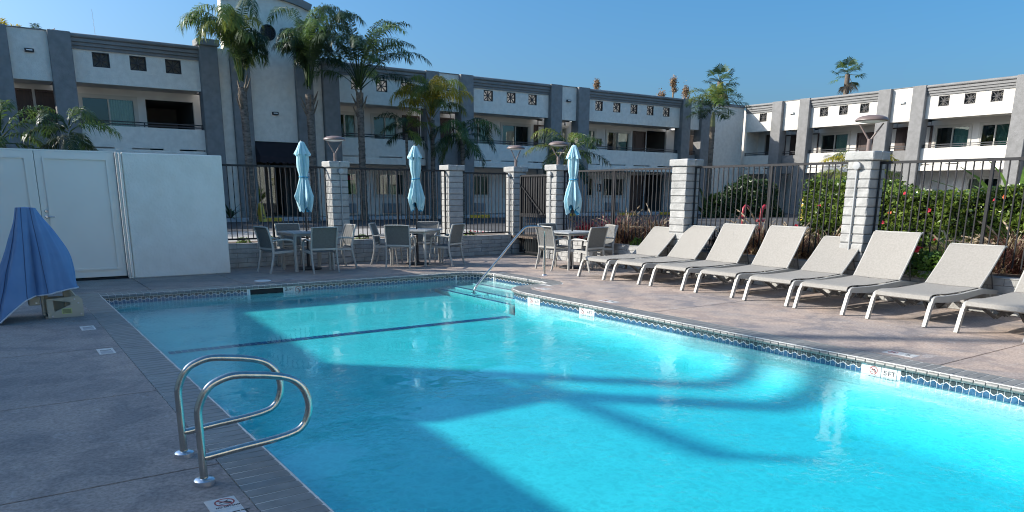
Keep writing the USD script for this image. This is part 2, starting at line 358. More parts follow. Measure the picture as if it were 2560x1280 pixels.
# ------------------------------------------------------------------ pool outline (inner line of the coping)
PX0, PX1, PY0, PY1 = 1.265, 7.05, -2.6, 13.05
WZ = -0.15                                     # water level
AX, AY = 8.23, 10.62                           # step alcove
def fz(y): return np.interp(y, [-2.6, 3, 8, 13], [-1.0, -.72, -.50, -.34])
nose = [(7.05, 9.55), (7.055, 9.8), (7.085, 10.05), (7.16, 10.3), (7.28, 10.48), (7.45, 10.59), (7.68, AY)]
alc = [(8.0, AY), (8.14, 10.66), (8.21, 10.76), (AX, 10.95)]
alc2 = [(AX, 12.55)] + [(AX - .5 + .5 * math.cos(a), PY1 - .5 + .5 * math.sin(a)) for a in np.linspace(.15, PI / 2, 9)]
outline = [(PX0, PY0), (PX1, PY0)] + nose + alc + alc2 + [(PX0, PY1)]
pool_poly = Polygon(outline)
COPW = .315
ring_poly = pool_poly.buffer(COPW + .003, join_style=2)

# ------------------------------------------------------------------ ground
X_WALL, Y_WALL = 11.2, 16.4                    # faces of the planter walls round the pool deck
ROAD = .48
struct('drive_road', MB().ext(Polygon([(-150, 16.95), (11.75, 16.95), (11.75, -150), (250, -150), (250, 300), (-150, 300)]), .05, z0=ROAD - .05), 'asphalt')
struct('side_walk', MB().ext(sbox(-7, 16.95, 12.0, 21.6), .006, z0=ROAD - .002), 'concrete')
struct('planter_soil', MB().ext(unary_union([sbox(1, 16.55, 11.75, 17.3), sbox(11.3, -6, 14.9, 17.3)]), .05, z0=ROAD - .04), 'soil')
struct('ground', MB().ext(sbox(-60, -60, 11.7, 16.9).difference(pool_poly.buffer(.2)), .02, z0=-.14), 'concrete')

# deck slabs, cut by the control joints
deck_all = sbox(-7.9, -14, X_WALL + .25, Y_WALL + .35).difference(ring_poly)
joints = []
for y in (-3.9, -1.75, .33, 2.4, 4.45, 6.47, 8.6, 10.62): joints.append(LineString([(-7, y), (1.0, y)]))
for y in (-1.2, 3.35, 7.2): joints.append(LineString([(7.3, y), (12, y)]))
joints += [LineString([(9.3, -14), (9.3, 10.9)]), LineString([(8.5, 10.75), (12, 10.75)]), LineString([(2.03, 13.3), (2.03, 17)]), LineString([(3.54, 13.3), (3.54, 17)]),
           LineString([(6.3, 13.3), (6.3, 17)]), LineString([(9.1, 12.9), (9.1, 17)]), LineString([(-7, 13.6), (2.03, 13.6)]), LineString([(-1.8, -14), (-1.8, 17)])]
cut = deck_all.difference(unary_union([j.buffer(.0055) for j in joints]))
deck = UsdGeom.Xform.Define(stage, W + '/pool_deck').GetPrim(); tag(deck, kind='structure')
for g in sorted(cut.geoms, key=lambda g: (round(g.centroid.x, 3), round(g.centroid.y, 3))):
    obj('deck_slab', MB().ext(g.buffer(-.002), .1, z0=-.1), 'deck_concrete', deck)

# ------------------------------------------------------------------ pool shell
shell = UsdGeom.Xform.Define(stage, W + '/pool_shell').GetPrim(); tag(shell, kind='structure')
def floor_z(x, y):
    d = np.minimum(x - PX0 + .04, PX1 + .04 - x + np.clip((y - 9.3) / .5, 0, 1) * 3); d = np.minimum(d, PY1 + .04 - y)
    q = 1 - np.clip(d / .48, 0, 1); zt_ = -.30
    return fz(y) + (zt_ - fz(y)) * (1 - np.sqrt(1 - q ** 2)) * (fz(y) < zt_)
xs_ = np.unique(np.r_[np.linspace(PX0 - .04, PX0 + .85, 14), np.linspace(PX0 + .85, PX1 - .85, 12), np.linspace(PX1 - .85, PX1 + .04, 18)]); ys = np.r_[np.linspace(PY0, 9, 24), np.linspace(9.1, PY1 + .04, 34)]
GX, GY = np.meshgrid(xs_, ys, indexing='ij')
m = MB().grid(np.stack([GX, GY, floor_z(GX, GY)], -1))
obj('pool_floor', m, 'plaster', shell, smooth=True)
wl = list(pool_poly.buffer(.045, join_style=2).exterior.coords)[:-1]
m = MB(); n = len(wl)
for i in range(n):
    a, b = wl[i], wl[(i + 1) % n]
    m.add([(a[0], a[1], -1.3), (b[0], b[1], -1.3), (b[0], b[1], -.06), (a[0], a[1], -.06)], [(0, 1, 2, 3)])
obj('pool_wall', m, 'plaster', shell)
# three steps with navy tile edges running along Y
for k, (sxx, sz, y0) in enumerate(((7.17, -.285, 10.40), (7.47, -.245, 10.4), (7.92, -.205, 10.62))):
    m = MB().cbox(sxx, AX + .1, y0, PY1 + .02, -.7, sz, .012)
    stp = obj('step', m, 'plaster', shell)
    e = MB()
    for y in np.arange(y0 + .02, 12.95 - .06 * k, .078):
        obj('edge_tile', MB().cbox(sxx + .002, sxx + .055, y, y + .072, sz - .003, sz + .004, .002), 'tile_navy', stp)
# breakpoint line of navy tiles across the floor
for x in np.arange(1.66, 6.9, .079):
    obj('floor_tile', MB().add([(x + i * .073, 10.02 + k * .15, float(floor_z(x + i * .073, 10.02 + k * .15)) + .006) for i, k in ((0, 0), (1, 0), (1, 1), (0, 1))], [(0, 1, 2, 3)]), 'tile_navy', shell)

wp = pool_poly.buffer(.05, join_style=2)
struct('pool_water', MB().ext(wp, 1.4, z0=WZ - 1.4), 'water')

# ------------------------------------------------------------------ coping bricks along the outline
PROF = [(COPW, -.002), (.03, 0.0), (.006, -.006), (-.012, -.02), (-.016, -.032), (-.010, -.046), (.006, -.055), (COPW, -.058)]
coping = thing('pool_coping', 'grey bullnose brick coping running round the pool edge', 'coping')
obj('mortar_bed', MB().ext(pool_poly.buffer(COPW - .004, join_style=2).difference(pool_poly.buffer(.002, join_style=2)), .05, z0=-.0535), 'grout', coping)
rng = np.random.default_rng(3)
def brick_run(path, width=.1015, closed_ends=True):
    p = np.asarray(path, float); L = np.r_[0, np.cumsum(np.linalg.norm(np.diff(p, axis=0), axis=1))]
    t = np.gradient(p, axis=0); t /= np.linalg.norm(t, axis=1, keepdims=True)
    nb = max(1, round(L[-1] / width)); w = L[-1] / nb
    at = lambda s: (np.array([np.interp(s, L, p[:, 0]), np.interp(s, L, p[:, 1])]), np.array([np.interp(s, L, t[:, 0]), np.interp(s, L, t[:, 1])]))
    for k in range(nb):
        rows = []
        dz, dd = rng.uniform(-.0004, .0012), rng.uniform(-.0015, .0015)
        for s, ins in ((k * w + .0035, .003), (k * w + .0065, 0), ((k + 1) * w - .0065, 0), ((k + 1) * w - .0035, .003)):
            c, tt = at(s); tt /= np.linalg.norm(tt); nrm = np.array([tt[1], -tt[0]])   # outward (path runs counter-clockwise)
            rows.append([(*(c + nrm * (d + dd + (ins if d < .1 else -ins if False else 0))), z + dz - (ins if z > -.01 else 0)) for d, z in PROF])
        P = np.array(rows); m = MB().grid(P)
        for E, fl in ((P[0], 1), (P[-1], 0)):
            nE = len(E); m.add(E if fl else E[::-1], [(0, i, i + 1) for i in range(1, nE - 1)])
        obj('brick', m, 'coping_stone', coping)
corner = lambda x, y: obj('brick', MB().cbox(x - COPW, x, y, y + COPW, -.058, 0, .004), 'coping_stone', coping)
brick_run([(PX1, -.55), (PX1, 9.5)])
brick_run(smooth_path([(7.05, 9.5)] + nose[1:] + [(7.95, AY)], 5))
brick_run(smooth_path([(8.0, AY + .005)] + alc[1:] + [(AX, 11.1)], 5))
brick_run([(AX, 11.1), (AX, 12.5)])
brick_run(smooth_path(alc2, 4))
brick_run([(AX - .5, PY1), (PX0, PY1)])
brick_run([(PX0, PY1), (PX0, 1.4)])
corner(PX0 - .003, PY1 + .003)

# ------------------------------------------------------------------ waterline tiles: scallop of dark over blue, pale grout
def tile_xf(axis, c0, sgn):
    # local (u along wall, z, proud) -> world
    if axis == 'right': return lambda v: np.stack([PX1 + .03 - v[:, 2], c0 - v[:, 0], v[:, 1]], 1)
    return lambda v: np.stack([c0 + v[:, 0], PY1 + .03 - v[:, 2], v[:, 1]], 1)
TW, ZT, ZB, ZM, AMP = .0572, -.062, -.157, -.104, .015
def col_polys(kind, g=.0036):
    u = np.linspace(g, TW - g, 7); ph = (u / TW - .5) * PI
    zc = ZM + AMP * np.cos(ph) * (1.35 if kind else -1.35) + (-.006 if kind else .006)
    top = Polygon([(a, b + .0048) for a, b in zip(u, zc)] + [(TW - g, ZT - .002), (g, ZT - .002)])
    bot = Polygon([(a, b - .0048) for a, b in zip(u, zc)][::-1] + [(g, -.155), (TW - g, -.155)])
    low = Polygon([(g, -.1552), (TW - g, -.1552), (TW - g, ZB), (g, ZB)])
    return top, bot, low
CP = [col_polys(0), col_polys(1)]
def tile_wall(name, label, cat, axis, c0, length, skip, nparts, sgn=1):
    t = thing(name, label, cat)
    xf = tile_xf(axis, c0, sgn)
    obj('grout_bed', MB(xf).box(0, length, ZB - .004, -.056, -.012, 0), 'tile_grout_white', t)
    far_d, far_b = MB(xf), MB(xf); nc = int(length / TW); near = set(range(nc - nparts, nc))
    for k in range(nc):
        u0 = k * TW
        if any(a - TW < u0 < b for a, b in skip): continue
        top, bot, low = CP[k % 2]; T = np.eye(4); T[0, 3] = u0
        if k in near:
            obj('dark_tile', MB(xf).ext(top, .004, T), 'tile_dark', t)
            obj('blue_tile', MB(xf).ext(bot, .004, T).ext(low, .004, T), 'tile_blue', t)
        else:
            far_d.ext(top, .004, T); far_b.ext(bot, .004, T).ext(low, .004, T)
    if far_d.v:
        tag(obj('dark_tile_row', far_d, 'tile_dark', t), kind='stuff'); tag(obj('blue_tile_row', far_b, 'tile_blue', t), kind='stuff')
    return t, xf
RY0 = 9.75
def rt(y): return RY0 - y
def no_diving(xf, u, z, r, parent, zface):
    m = MB(xf)
    ringp = Polygon(arc(u, z, r, 0, 2 * PI, 33)).difference(Polygon(arc(u, z, r * .84, 0, 2 * PI, 33)))
    T = np.eye(4)
    obj('red_ring', m.ext(ringp, .001, T, zface), 'print_red', parent)
    bar = LineString([(u - r * .62, z + r * .62), (u + r * .62, z - r * .62)]).buffer(r * .075, cap_style=2)
    obj('red_bar', MB(xf).ext(bar, .0012, T, zface + .0004), 'print_red', parent)
    fig = unary_union([LineString([(u - r * .45, z + r * .05), (u + r * .1, z + r * .2), (u + r * .5, z - r * .1)]).buffer(r * .09), LineString([(u + r * .1, z + r * .2), (u + r * .42, z + r * .42)]).buffer(r * .07),
                       Polygon(arc(u + r * .55, z - r * .25, r * .12, 0, 2 * PI, 12)), LineString([(u - r * .6, z - r * .5), (u - r * .2, z - r * .42), (u + r * .2, z - r * .5), (u + r * .5, z - r * .45)]).buffer(r * .04)])
    obj('diver_print', MB(xf).ext(fig, .0008, T, zface), 'print_black', parent)
def text_on(xf, txt, u, z, h, parent, zface, m='print_black', rot=0.0, bold=True):
    t = meshkit.text_mesh(txt, h, .001, bold); c, s_ = math.cos(rot), math.sin(rot)
    T = np.array([[c, -s_, 0, u], [s_, c, 0, z], [0, 0, 1, zface], [0, 0, 0, 1]], float)
    obj('lettering', MB(xf).tm(t, T), m, parent)
right_skip = [(rt(9.72), rt(9.42)), (rt(8.43), rt(8.13)), (rt(3.92), rt(3.62))]
tw, rxf = tile_wall('waterline_tiles', 'scalloped dark and blue waterline tiles along the sunlit long side by the loungers', 'tiles', 'right', RY0, 10.5, right_skip, 140)
tw2, fxf = tile_wall('waterline_tiles', 'scalloped waterline tiles along the shaded far end of the pool', 'tiles', 'far', PX0 + .0, 6.45, [(2.25, 3.06)], 0)
# step alcove tiles
axf = lambda v: np.stack([AX + .03 - v[:, 2], 12.5 - v[:, 0], v[:, 1]], 1)
tw3 = thing('waterline_tiles', 'short run of scalloped tiles inside the step alcove', 'tiles')
obj('grout_bed', MB(axf).box(0, 1.55, ZB - .004, -.056, -.012, 0), 'tile_grout_white', tw3)
d_, b_ = MB(axf), MB(axf)
for k in range(27):
    T = np.eye(4); T[0, 3] = k * TW; top, bot, low = CP[k % 2]; d_.ext(top, .004, T); b_.ext(bot, .004, T).ext(low, .004, T)
tag(obj('dark_tile_row', d_, 'tile_dark', tw3), kind='stuff'); tag(obj('blue_tile_row', b_, 'tile_blue', tw3), kind='stuff')

def tile_curve(label, path):
    p = np.asarray(path, float); L = np.r_[0, np.cumsum(np.linalg.norm(np.diff(p, axis=0), axis=1))]
    tg = np.gradient(p, axis=0); tg /= np.linalg.norm(tg, axis=1, keepdims=True)
    def xf(v):
        u = v[:, 0]; c = np.stack([np.interp(u, L, p[:, k]) for k in (0, 1)], 1); t_ = np.stack([np.interp(u, L, tg[:, k]) for k in (0, 1)], 1); t_ /= np.linalg.norm(t_, axis=1, keepdims=True)
        inn = np.stack([t_[:, 1], -t_[:, 0]], 1)
        q = c + inn * (v[:, 2:3] - .03); return np.stack([q[:, 0], q[:, 1], v[:, 1]], 1)
    t = thing('waterline_tiles', label, 'tiles'); g = MB(xf)
    us = np.linspace(0, L[-1], max(4, int(L[-1] / .05)))
    g.grid([[(a, b, .0) for b in (ZB - .004, -.056)] for a in us]); obj('grout_bed', g, 'tile_grout_white', t)
    d_, b_ = MB(xf), MB(xf)
    for k in range(int(L[-1] / TW)):
        T = np.eye(4); T[0, 3] = k * TW; top, bot, low = CP[k % 2]; d_.ext(top, .004, T); b_.ext(bot, .004, T).ext(low, .004, T)
    tag(obj('dark_tile_row', d_, 'tile_dark', t), kind='stuff'); tag(obj('blue_tile_row', b_, 'tile_blue', t), kind='stuff')
tile_curve('scalloped waterline tiles round the nose of the step corner', smooth_path([(7.95, AY)] + nose[::-1][:-1] + [(7.05, 9.74)], 5))
tile_curve('scalloped waterline tiles round the far corner above the steps', smooth_path([(7.70, PY1)] + alc2[::-1][1:], 4))
# depth and no-diving markers let into the waterline
for (u, ch, lab) in ((rt(3.92), ('5', 'FT'), 'white depth tiles with red no diving sign reading 5 FT'), (rt(8.43), ('4', 'FT'), 'white depth tiles with red no diving sign below the third lounger'), (rt(9.72), ('4', 'FT'), 'white depth tiles with red no diving sign at the step corner')):
    t = thing('depth_marker', lab, 'depth marker')
    for i in range(2): obj('tile', MB(rxf).cbox(u + i * .158 + .003, u + i * .158 + .156, -.172, -.062, 0, .006, .002), 'tile_white', t)
    no_diving(rxf, u + .08, -.112, .042, t, .006)
    text_on(rxf, ch[0], u + .178, -.14, .045, t, .006, 'print_grey'); text_on(rxf, ch[1], u + .225, -.14, .045, t, .006, 'print_grey')
t = thing('depth_marker', 'white depth tiles reading 3 1/2 FT beside the black skimmer mouth', 'depth marker')
for i in range(2): obj('tile', MB(fxf).cbox(2.87 + i * .17, 2.87 + i * .17 + .165, -.172, -.062, 0, .006, .002), 'tile_white', t)
text_on(fxf, '3', 2.88, -.135, .06, t, .006); text_on(fxf, '1/2', 2.925, -.125, .03, t, .006); text_on(fxf, 'FT', 2.97, -.13, .035, t, .006)
no_diving(fxf, 3.125, -.12, .055, t, .006)
t = thing('skimmer', 'black skimmer mouth in the far waterline below the tables', 'skimmer')
obj('mouth', MB(fxf).box(2.28, 2.86, -.16, -.07, -.02, .004), 'room_dark', t)
fr = MB(fxf)
for b in ((2.26, 2.28, -.16, -.06), (2.86, 2.872, -.16, -.06), (2.26, 2.872, -.066, -.058)): fr.box(*b, 0, .008)
obj('frame', fr, 'tile_grout_white', t)
t = thing('access_cover', 'round white skimmer lid set in the shaded deck before the first table', 'lid', (3.95, 13.68, 0))
obj('cover', MB().lathe([(0, .008), (.12, .008), (.128, .005), (.13, 0)], 28), 'plastic_white', t, smooth=40)
obj('rim', MB().lathe([(.132, 0.001), (.132, .005), (.145, .004), (.147, 0.001)], 28), 'plastic_white', t)

# small tiles let into the deck
def deck_tile(label, x, y, rot, w=.15, txt=None, nd=True, grimy=False):
    t = thing('deck_marker', label, 'deck tile', (x, y, 0), rot)
    obj('tile', MB().cbox(-w / 2, w / 2, -w / 2, w / 2, -.02, .004, .002), 'tile_white' if not grimy else 'kerb_concrete', t)
    I = None
    if nd: no_diving(None, .012 if txt else 0, .01, w * .33, t, .0042)
    if txt: text_on(None, txt, -w * .43 + .02, -w * .45 + .01, .016, t, .0042, rot=PI / 2 if False else 0.0)
    return t
t = deck_tile('white no diving tile in the near left deck beside the coping', .812, 3.82, 0, .155, 'NO DIVING')
obj('depth_tile', MB().cbox(-.0775, .0775, -.235, -.082, -.02, .004, .002), 'tile_white', t)
text_on(None, '5 FT', -.06, -.19, .055, t, .0042)
for (x, y, lab) in ((.80, 8.4, 'grimy deck tile before the pool lift, second along the coping'), (.79, 9.98, 'grimy deck tile nearest the blue pool lift')):
    t = thing('deck_marker', lab, 'deck tile', (x, y, 0))
    obj('tile', MB().cbox(-.075, .075, -.15, .15, -.02, .003, .002), 'grout', t)
    obj('plate', MB().cbox(-.055, .055, -.13, .0, -.01, .0045, .001), 'kerb_concrete', t)
    obj('diver_print', MB().cbox(-.05, .05, .03, .05, -.01, .0045, .001), 'print_black', t)
for (x, y, lab) in ((7.54, 3.83, 'worn white no diving tile pair in the sunlit deck by the near coping'), (7.55, 8.3, 'worn white tile in the sunlit deck before the second lounger'), (7.62, 10.05, 'worn white tile in the sunlit deck at the step nose')):
    t = thing('deck_marker', lab, 'deck tile', (x, y, 0), -PI / 2)
    for i in range(2): obj('tile', MB().cbox(-.16 + i * .162, -.002 + i * .162, -.075, .075, -.02, .003, .002), 'tile_white', t)
    no_diving(None, -.08, 0, .05, t, .0032); text_on(None, '5' if y < 5 else '4', .05, -.03, .06, t, .0032)

# ------------------------------------------------------------------ motel wings: u along the facade, d out of it, z up
def main_xf(v): return np.stack([v[:, 0], 30.0 - v[:, 1], v[:, 2]], 1)
def right_xf(v): return np.stack([37.5 - v[:, 1], v[:, 0], v[:, 2]], 1)
FL = 2.86                                       # upper floor level
def wall_poly(u0, u1, z0, z1, holes=()):
    p = sbox(u0, z0, u1, z1)
    for h in holes: p = p.difference(sbox(*h) if len(h) == 4 and not hasattr(h, 'area') else h)
    return p
UZ = np.array([[1, 0, 0, 0], [0, 0, -1, 0], [0, 1, 0, 0], [0, 0, 0, 1.0]])       # polygon (u, z) -> (u, -depth, z)
def slab(mb, poly, d0, d1):
    """polygon in (u, z) between depths d0 < d1"""
    T = UZ.copy(); T[1, 3] = d1; return mb.ext(poly, d1 - d0, T)
def cornice(parent, xf, u0, u1):
    m = MB(xf)
    for z0, z1, d in ((6.17, 6.255, .05), (6.255, 6.275, .03), (6.275, 6.37, .09), (6.37, 6.39, .06), (6.39, 6.49, .13), (6.49, 6.51, .10)): m.box(u0, u1, -.16, d, z0, z1)
    m.box(u0, u1, -.3, .12, 6.51, 6.62)
    m.tube([(u0, .12, 6.575), (u1, .12, 6.575)], .068, 12)
    m.box(u0, u1, -.3, .06, 6.62, 6.655)
    obj('cornice', m, 'trim_grey', parent, smooth=35)
def vent(parent, xf, u, w=.5, back='frost_panel'):
    z = 5.885; h = .235; f = .03
    v = MB(xf)
    slab(v, sbox(u - w / 2, z - h, u + w / 2, z + h).difference(sbox(u - w / 2 + f, z - h + f, u + w / 2 - f, z + h - f)), -.10, -.015)
    o = obj('vent', v, 'vent_iron', parent)
    st = MB(xf)
    for k in range(4):
        a = k * PI / 4; c, s_ = math.cos(a), math.sin(a); L = min((w / 2 - .02) / max(abs(c), 1e-3), (h - .02) / max(abs(s_), 1e-3))
        st.obox((u - c * L, -.055, z - s_ * L), (u + c * L, -.055, z + s_ * L), .035, .028, up=(0, 1, 0))
    st.lathe([(0, -.0), (.05, 0), (.05, .03), (0, .03)], 10, (0, 0, 0), lambda V, th: np.stack([V[..., 0] + u, -.03 - V[..., 2] * 0 - .03 + V[..., 2], V[..., 1] + z], -1))
    obj('star_grille', st, 'vent_iron', o)
    obj('panel', slab(MB(xf), sbox(u - w / 2, z - h, u + w / 2, z + h), -.145, -.135), back, o)
def window(parent, xf, u0, u1, z0, z1, d, cur='curtain_green', split=True, side=0, trim=True):
    f = .05
    fr = slab(MB(xf), sbox(u0, z0, u1, z1).difference(sbox(u0 + f, z0 + f, u1 - f, z1 - f)), d - .08, d + .02)
    um = (u0 + u1) / 2
    if split: fr.box(um - .025, um + .025, d - .07, d + .012, z0 + f, z1 - f)
    if trim: slab(fr, sbox(u0 - .09, z0 - .09, u1 + .09, z1 + .09).difference(sbox(u0 + .003, z0 + .003, u1 - .003, z1 - .003)), d + .002, d + .035)
    o = obj('window', fr, 'frame_beige', parent)
    obj('pane', slab(MB(xf), sbox(u0 + f, z0 + f, u1 - f, z1 - f), d - .045, d - .04), 'pane', o)
    cu = MB(xf); us = np.linspace(u0 + f, u1 - f, max(8, int((u1 - u0) / .035)) * 2)
    if side: us = np.linspace(*((u0 + f, um) if side < 0 else (um, u1 - f)), 40)
    dd = d - .17 + .028 * np.sin(np.arange(len(us)) * PI / 2 * 1.0)
    cu.grid([[(a, b, z) for z in (z0 + .02, z1 - .02)] for a, b in zip(us, dd)])
    obj('curtain', cu, cur, o)
    if side: obj('room', MB(xf).box(u0, u1, d - .6, d - .55, z0, z1), 'room_dark', o)
def door(parent, xf, u0, u1, z0, z1, d, m='door_brown', arch=True):
    o = obj('door', slab(MB(xf), sbox(u0, z0, u1, z1), d - .07, d - .02), m, parent)
    f = slab(MB(xf), sbox(u0 - .06, z0, u1 + .06, z1 + .06).difference(sbox(u0, z0 - .1, u1, z1)), d - .05, d + .03)
    obj('frame', f, 'door_brown', o)
    w = u1 - u0; p = MB(xf)
    pans = [sbox(u0 + .14 * w, z0 + .2, u1 - .14 * w, z0 + .8)]
    up = sbox(u0 + .14 * w, z0 + .95, u1 - .14 * w, z1 - .36)
    if arch: up = unary_union([up, Polygon(arc((u0 + u1) / 2, z1 - .362, .36 * w, 0, PI, 12)).intersection(sbox(u0, z0, u1, z1 - .14))])
    for q in pans + [up]: slab(p, q.difference(q.buffer(-.035)), d - .022, d - .006); slab(p, q.buffer(-.07), d - .022, d - .010)
    obj('moulding', p, m, o)
    h = MB(xf).lathe([(0, 0), (.03, 0), (.03, .04), (0, .05)], 10, (0, 0, 0), lambda V, th: np.stack([V[..., 0] + u1 - .08, V[..., 2] + d - .02, V[..., 1] + z0 + 1.0], -1))
    obj('handle', h, 'zinc', o)
def railing(parent, xf, u0, u1, d, every=1.9):
    m = MB(xf)
    for z in (3.925, 3.835): m.box(u0, u1, d - .02, d + .02, z - .018, z + .018)
    for u in np.linspace(u0 + .04, u1 - .04, max(2, int((u1 - u0) / every) + 1)): m.box(u - .018, u + .018, d - .018, d + .018, 3.75, 3.93)
    obj('railing', m, 'dark_iron', parent)
def pillar(parent, xf, u0, u1, z1=6.66, m='stucco_grey', cap=False):
    o = obj('pillar', MB(xf).cbox(u0, u1, -.35, .22, ROAD - .05, z1, .02), m, parent)
    if cap: obj('cap', MB(xf).cbox(u0 - .07, u1 + .07, -.42, .29, z1 - .2, z1 + .03, .02), 'trim_grey', o)
def wall_lamp(parent, xf, u, z, w=.26, white=False):
    o = obj('wall_light', MB(xf).cbox(u - w / 2, u + w / 2, 0, .09, z - .055, z + .055, .012), 'dark_iron' if not white else 'plastic_white', parent)
    obj('lens', MB(xf).cbox(u - w * .32, u + w * .32, .088, .098, z - .012, z + .02, .002), 'plastic_white', o)
def air_unit(parent, xf, u0, u1, z0, z1, d):
    o = obj('air_conditioner', MB(xf).cbox(u0, u1, d - .1, d + .13, z0, z1, .015), 'air_unit', parent)
    s_ = MB(xf)
    for z in np.arange(z0 + .05, z1 - .04, .045): s_.box(u0 + .04, u1 - .04, d + .13, d + .142, z, z + .02)
    obj('grille', s_, 'air_unit', o)
RD = -1.3
def bay(p, xf, u0, u1, vents, upper, lower, slots=None, vback='frost_panel', rail=True, vw=.5):
    """wide bay: fascia with vents and cornice, open balcony, wall of windows and doors, storey below"""
    fp = sbox(u0, 5.12, u1, 6.17)
    for v in vents: fp = fp.difference(sbox(v - vw / 2, 5.65, v + vw / 2, 6.12))
    obj('fascia', slab(MB(xf), fp, -.15, 0), 'stucco_white', p)
    for v in vents: vent(p, xf, v, vw, vback)
    cornice(p, xf, u0, u1)
    obj('soffit', MB(xf).box(u0, u1, -1.4, -.15, 5.135, 5.2), 'wall_cream', p)
    bp = sbox(u0, 2.8, u1, 3.765)
    L = u1 - u0
    for a, b in (slots or [(u0 + .03, u0 + L * .22), (u0 + L * .36, u0 + L * .6), (u0 + L * .76, u1 - .03)]): bp = bp.difference(sbox(a, 3.0, b, 3.05))
    obj('balcony_wall', slab(MB(xf), bp, -.14, 0), 'stucco_white', p)
    obj('balcony_lip', MB(xf).cbox(u0, u1, -.3, .05, 2.72, 2.955, .01), 'stucco_white', p)
    obj('balcony_floor', MB(xf).box(u0, u1, -1.4, -.14, 2.73, FL), 'wall_cream', p)
    if rail: railing(p, xf, u0 + .02, u1 - .02, -.07)
    holes = []
    for it in upper + lower:
        holes.append((it[1], it[3] if len(it) > 3 else (FL if it in upper else ROAD), it[2], it[4] if len(it) > 4 else (4.85 if it in upper else 2.5)))
    wp_ = sbox(u0 - .3, ROAD - .05, u1 + .3, 2.73).union(sbox(u0 - .3, FL, u1 + .3, 5.135))
    for h in holes: wp_ = wp_.difference(sbox(*h))
    obj('recessed_wall', slab(MB(xf), wp_, RD - .12, RD), 'wall_cream', p)
    for it, h in zip(upper + lower, holes):
        k = it[0]; o5 = it[5] if len(it) > 5 else {}
        if k == 'w': window(p, xf, h[0], h[2], h[1], h[3], RD, **o5)
        elif k == 'd': door(p, xf, h[0], h[2], h[1], h[3], RD, **o5)
        elif k == 'o':
            m = MB(xf); m.box(h[0] - .1, h[2] + .1, RD - 3.2, RD - 3.1, h[1], h[3] + .1); m.box(h[0] - .1, h[0], RD - 3.1, RD - .12, h[1], h[3] + .1); m.box(h[2], h[2] + .1, RD - 3.1, RD - .12, h[1], h[3] + .1); m.box(h[0], h[2], RD - 3.1, RD - .12, h[3], h[3] + .1); m.box(h[0], h[2], RD - 3.1, RD - .12, h[1] - .05, h[1])
            obj('breezeway', m, 'breeze_paint', p)
def narrow(p, xf, u0, u1, upper, lamp=True, white_lamp=False, grey_low=True, lower=True):
    obj('fascia', slab(MB(xf), sbox(u0, 5.08, u1, 6.635), -.15, .02), 'stucco_white', p)
    obj('coping_strip', MB(xf).box(u0, u1, -.2, .05, 6.637, 6.665), 'trim_grey', p)
    if lamp: (lambda m: wall_lamp(p, lambda v: xf(v + np.array([0, .02, 0])), (u0 + u1) / 2, 5.98, white=white_lamp))(0)
    obj('soffit', MB(xf).box(u0, u1, -1.4, -.15, 5.1, 5.18), 'wall_cream', p)
    obj('balcony_wall', slab(MB(xf), sbox(u0, 2.72, u1, 3.72), -.28, -.12), 'stucco_grey' if grey_low else 'stucco_white', p)
    obj('balcony_floor', MB(xf).box(u0, u1, -1.4, -.28, 2.73, FL), 'wall_cream', p)
    railing(p, xf, u0 - .12, u1 + .12, -.2, 1.0)
    wp_ = sbox(u0 - .3, FL, u1 + .3, 5.1).union(sbox(u0 - .3, ROAD - .05, u1 + .3, 2.73))
    for it in upper: wp_ = wp_.difference(sbox(it[1], FL if it[0] == 'd' else 3.5, it[2], 4.87))
    obj('recessed_wall', slab(MB(xf), wp_, RD - .12, RD), 'wall_cream', p)
    for it in upper:
        if it[0] == 'd': door(p, xf, it[1], it[2], FL, 4.87, RD)
        else: window(p, xf, it[1], it[2], 3.5, 4.87, RD, split=False)
G, PA, BE = {'cur': 'curtain_green'}, {'cur': 'curtain_pale', 'side': 1}, {'cur': 'curtain_beige'}
GS = {'cur': 'curtain_green', 'side': -1}
def wz(a, b, o=G, z0=3.35, z1=4.82): return ('w', a, b, z0, z1, o)
def gw(a, b, o={'cur': 'curtain_dark'}): return ('w', a, b, 1.42, 2.38, o)

wing = thing('motel_building', 'two-storey white and grey motel wing in shade behind the fence, with an arched entrance tower', 'building')
X = main_xf
for u0, u1 in ((-6.0, -5.35), (-.2, .45) if False else (-3.3, -2.65), (.52, 1.18), (2.28, 2.94), (16.12, 16.78), (17.86, 18.53), (22.9, 23.59), (24.62, 25.34), (32.03, 32.71), (33.6, 34.38)): pillar(wing, X, u0, u1)
bay(wing, X, -2.65, .52, (), [wz(-2, -.5)], [])
narrow(wing, X, 1.18, 2.28, [('d', 1.30, 1.66), ('d', 1.86, 2.55)])
bay(wing, X, 2.94, 6.93, (3.78, 4.92, 6.06), [wz(3.16, 4.88, {'cur': 'curtain_pale', 'side': 1}), ('o', 5.24, 6.9)], [gw(3.3, 4.8)], slots=[(2.99, 3.88), (4.44, 5.47), (6.01, 6.92)], vback='vent_back', vw=.52)
bay(wing, X, 12.19, 16.12, (13.02, 14.14, 15.26), [wz(12.45, 13.48, PA), wz(14.27, 15.43, PA), ('d', 15.75, 16.5, FL, 4.86)], [gw(12.4, 13.46, {'cur': 'curtain_dark', 'split': False}), gw(14.27, 15.68)], slots=[(12.25, 13.3), (13.9, 15.0), (15.5, 16.1)])
narrow(wing, X, 16.78, 17.86, [('d', 17.5, 18.3)])
bay(wing, X, 18.53, 22.9, (19.44, 20.71, 21.95), [wz(19.1, 20.34, PA), wz(21.05, 22.7, GS), ('d', 23.05, 23.85, FL, 4.84)], [gw(19.3, 20.3, BE), gw(21.2, 22.4)], slots=[(18.6, 19.58), (20.15, 21.12), (21.7, 22.7)])
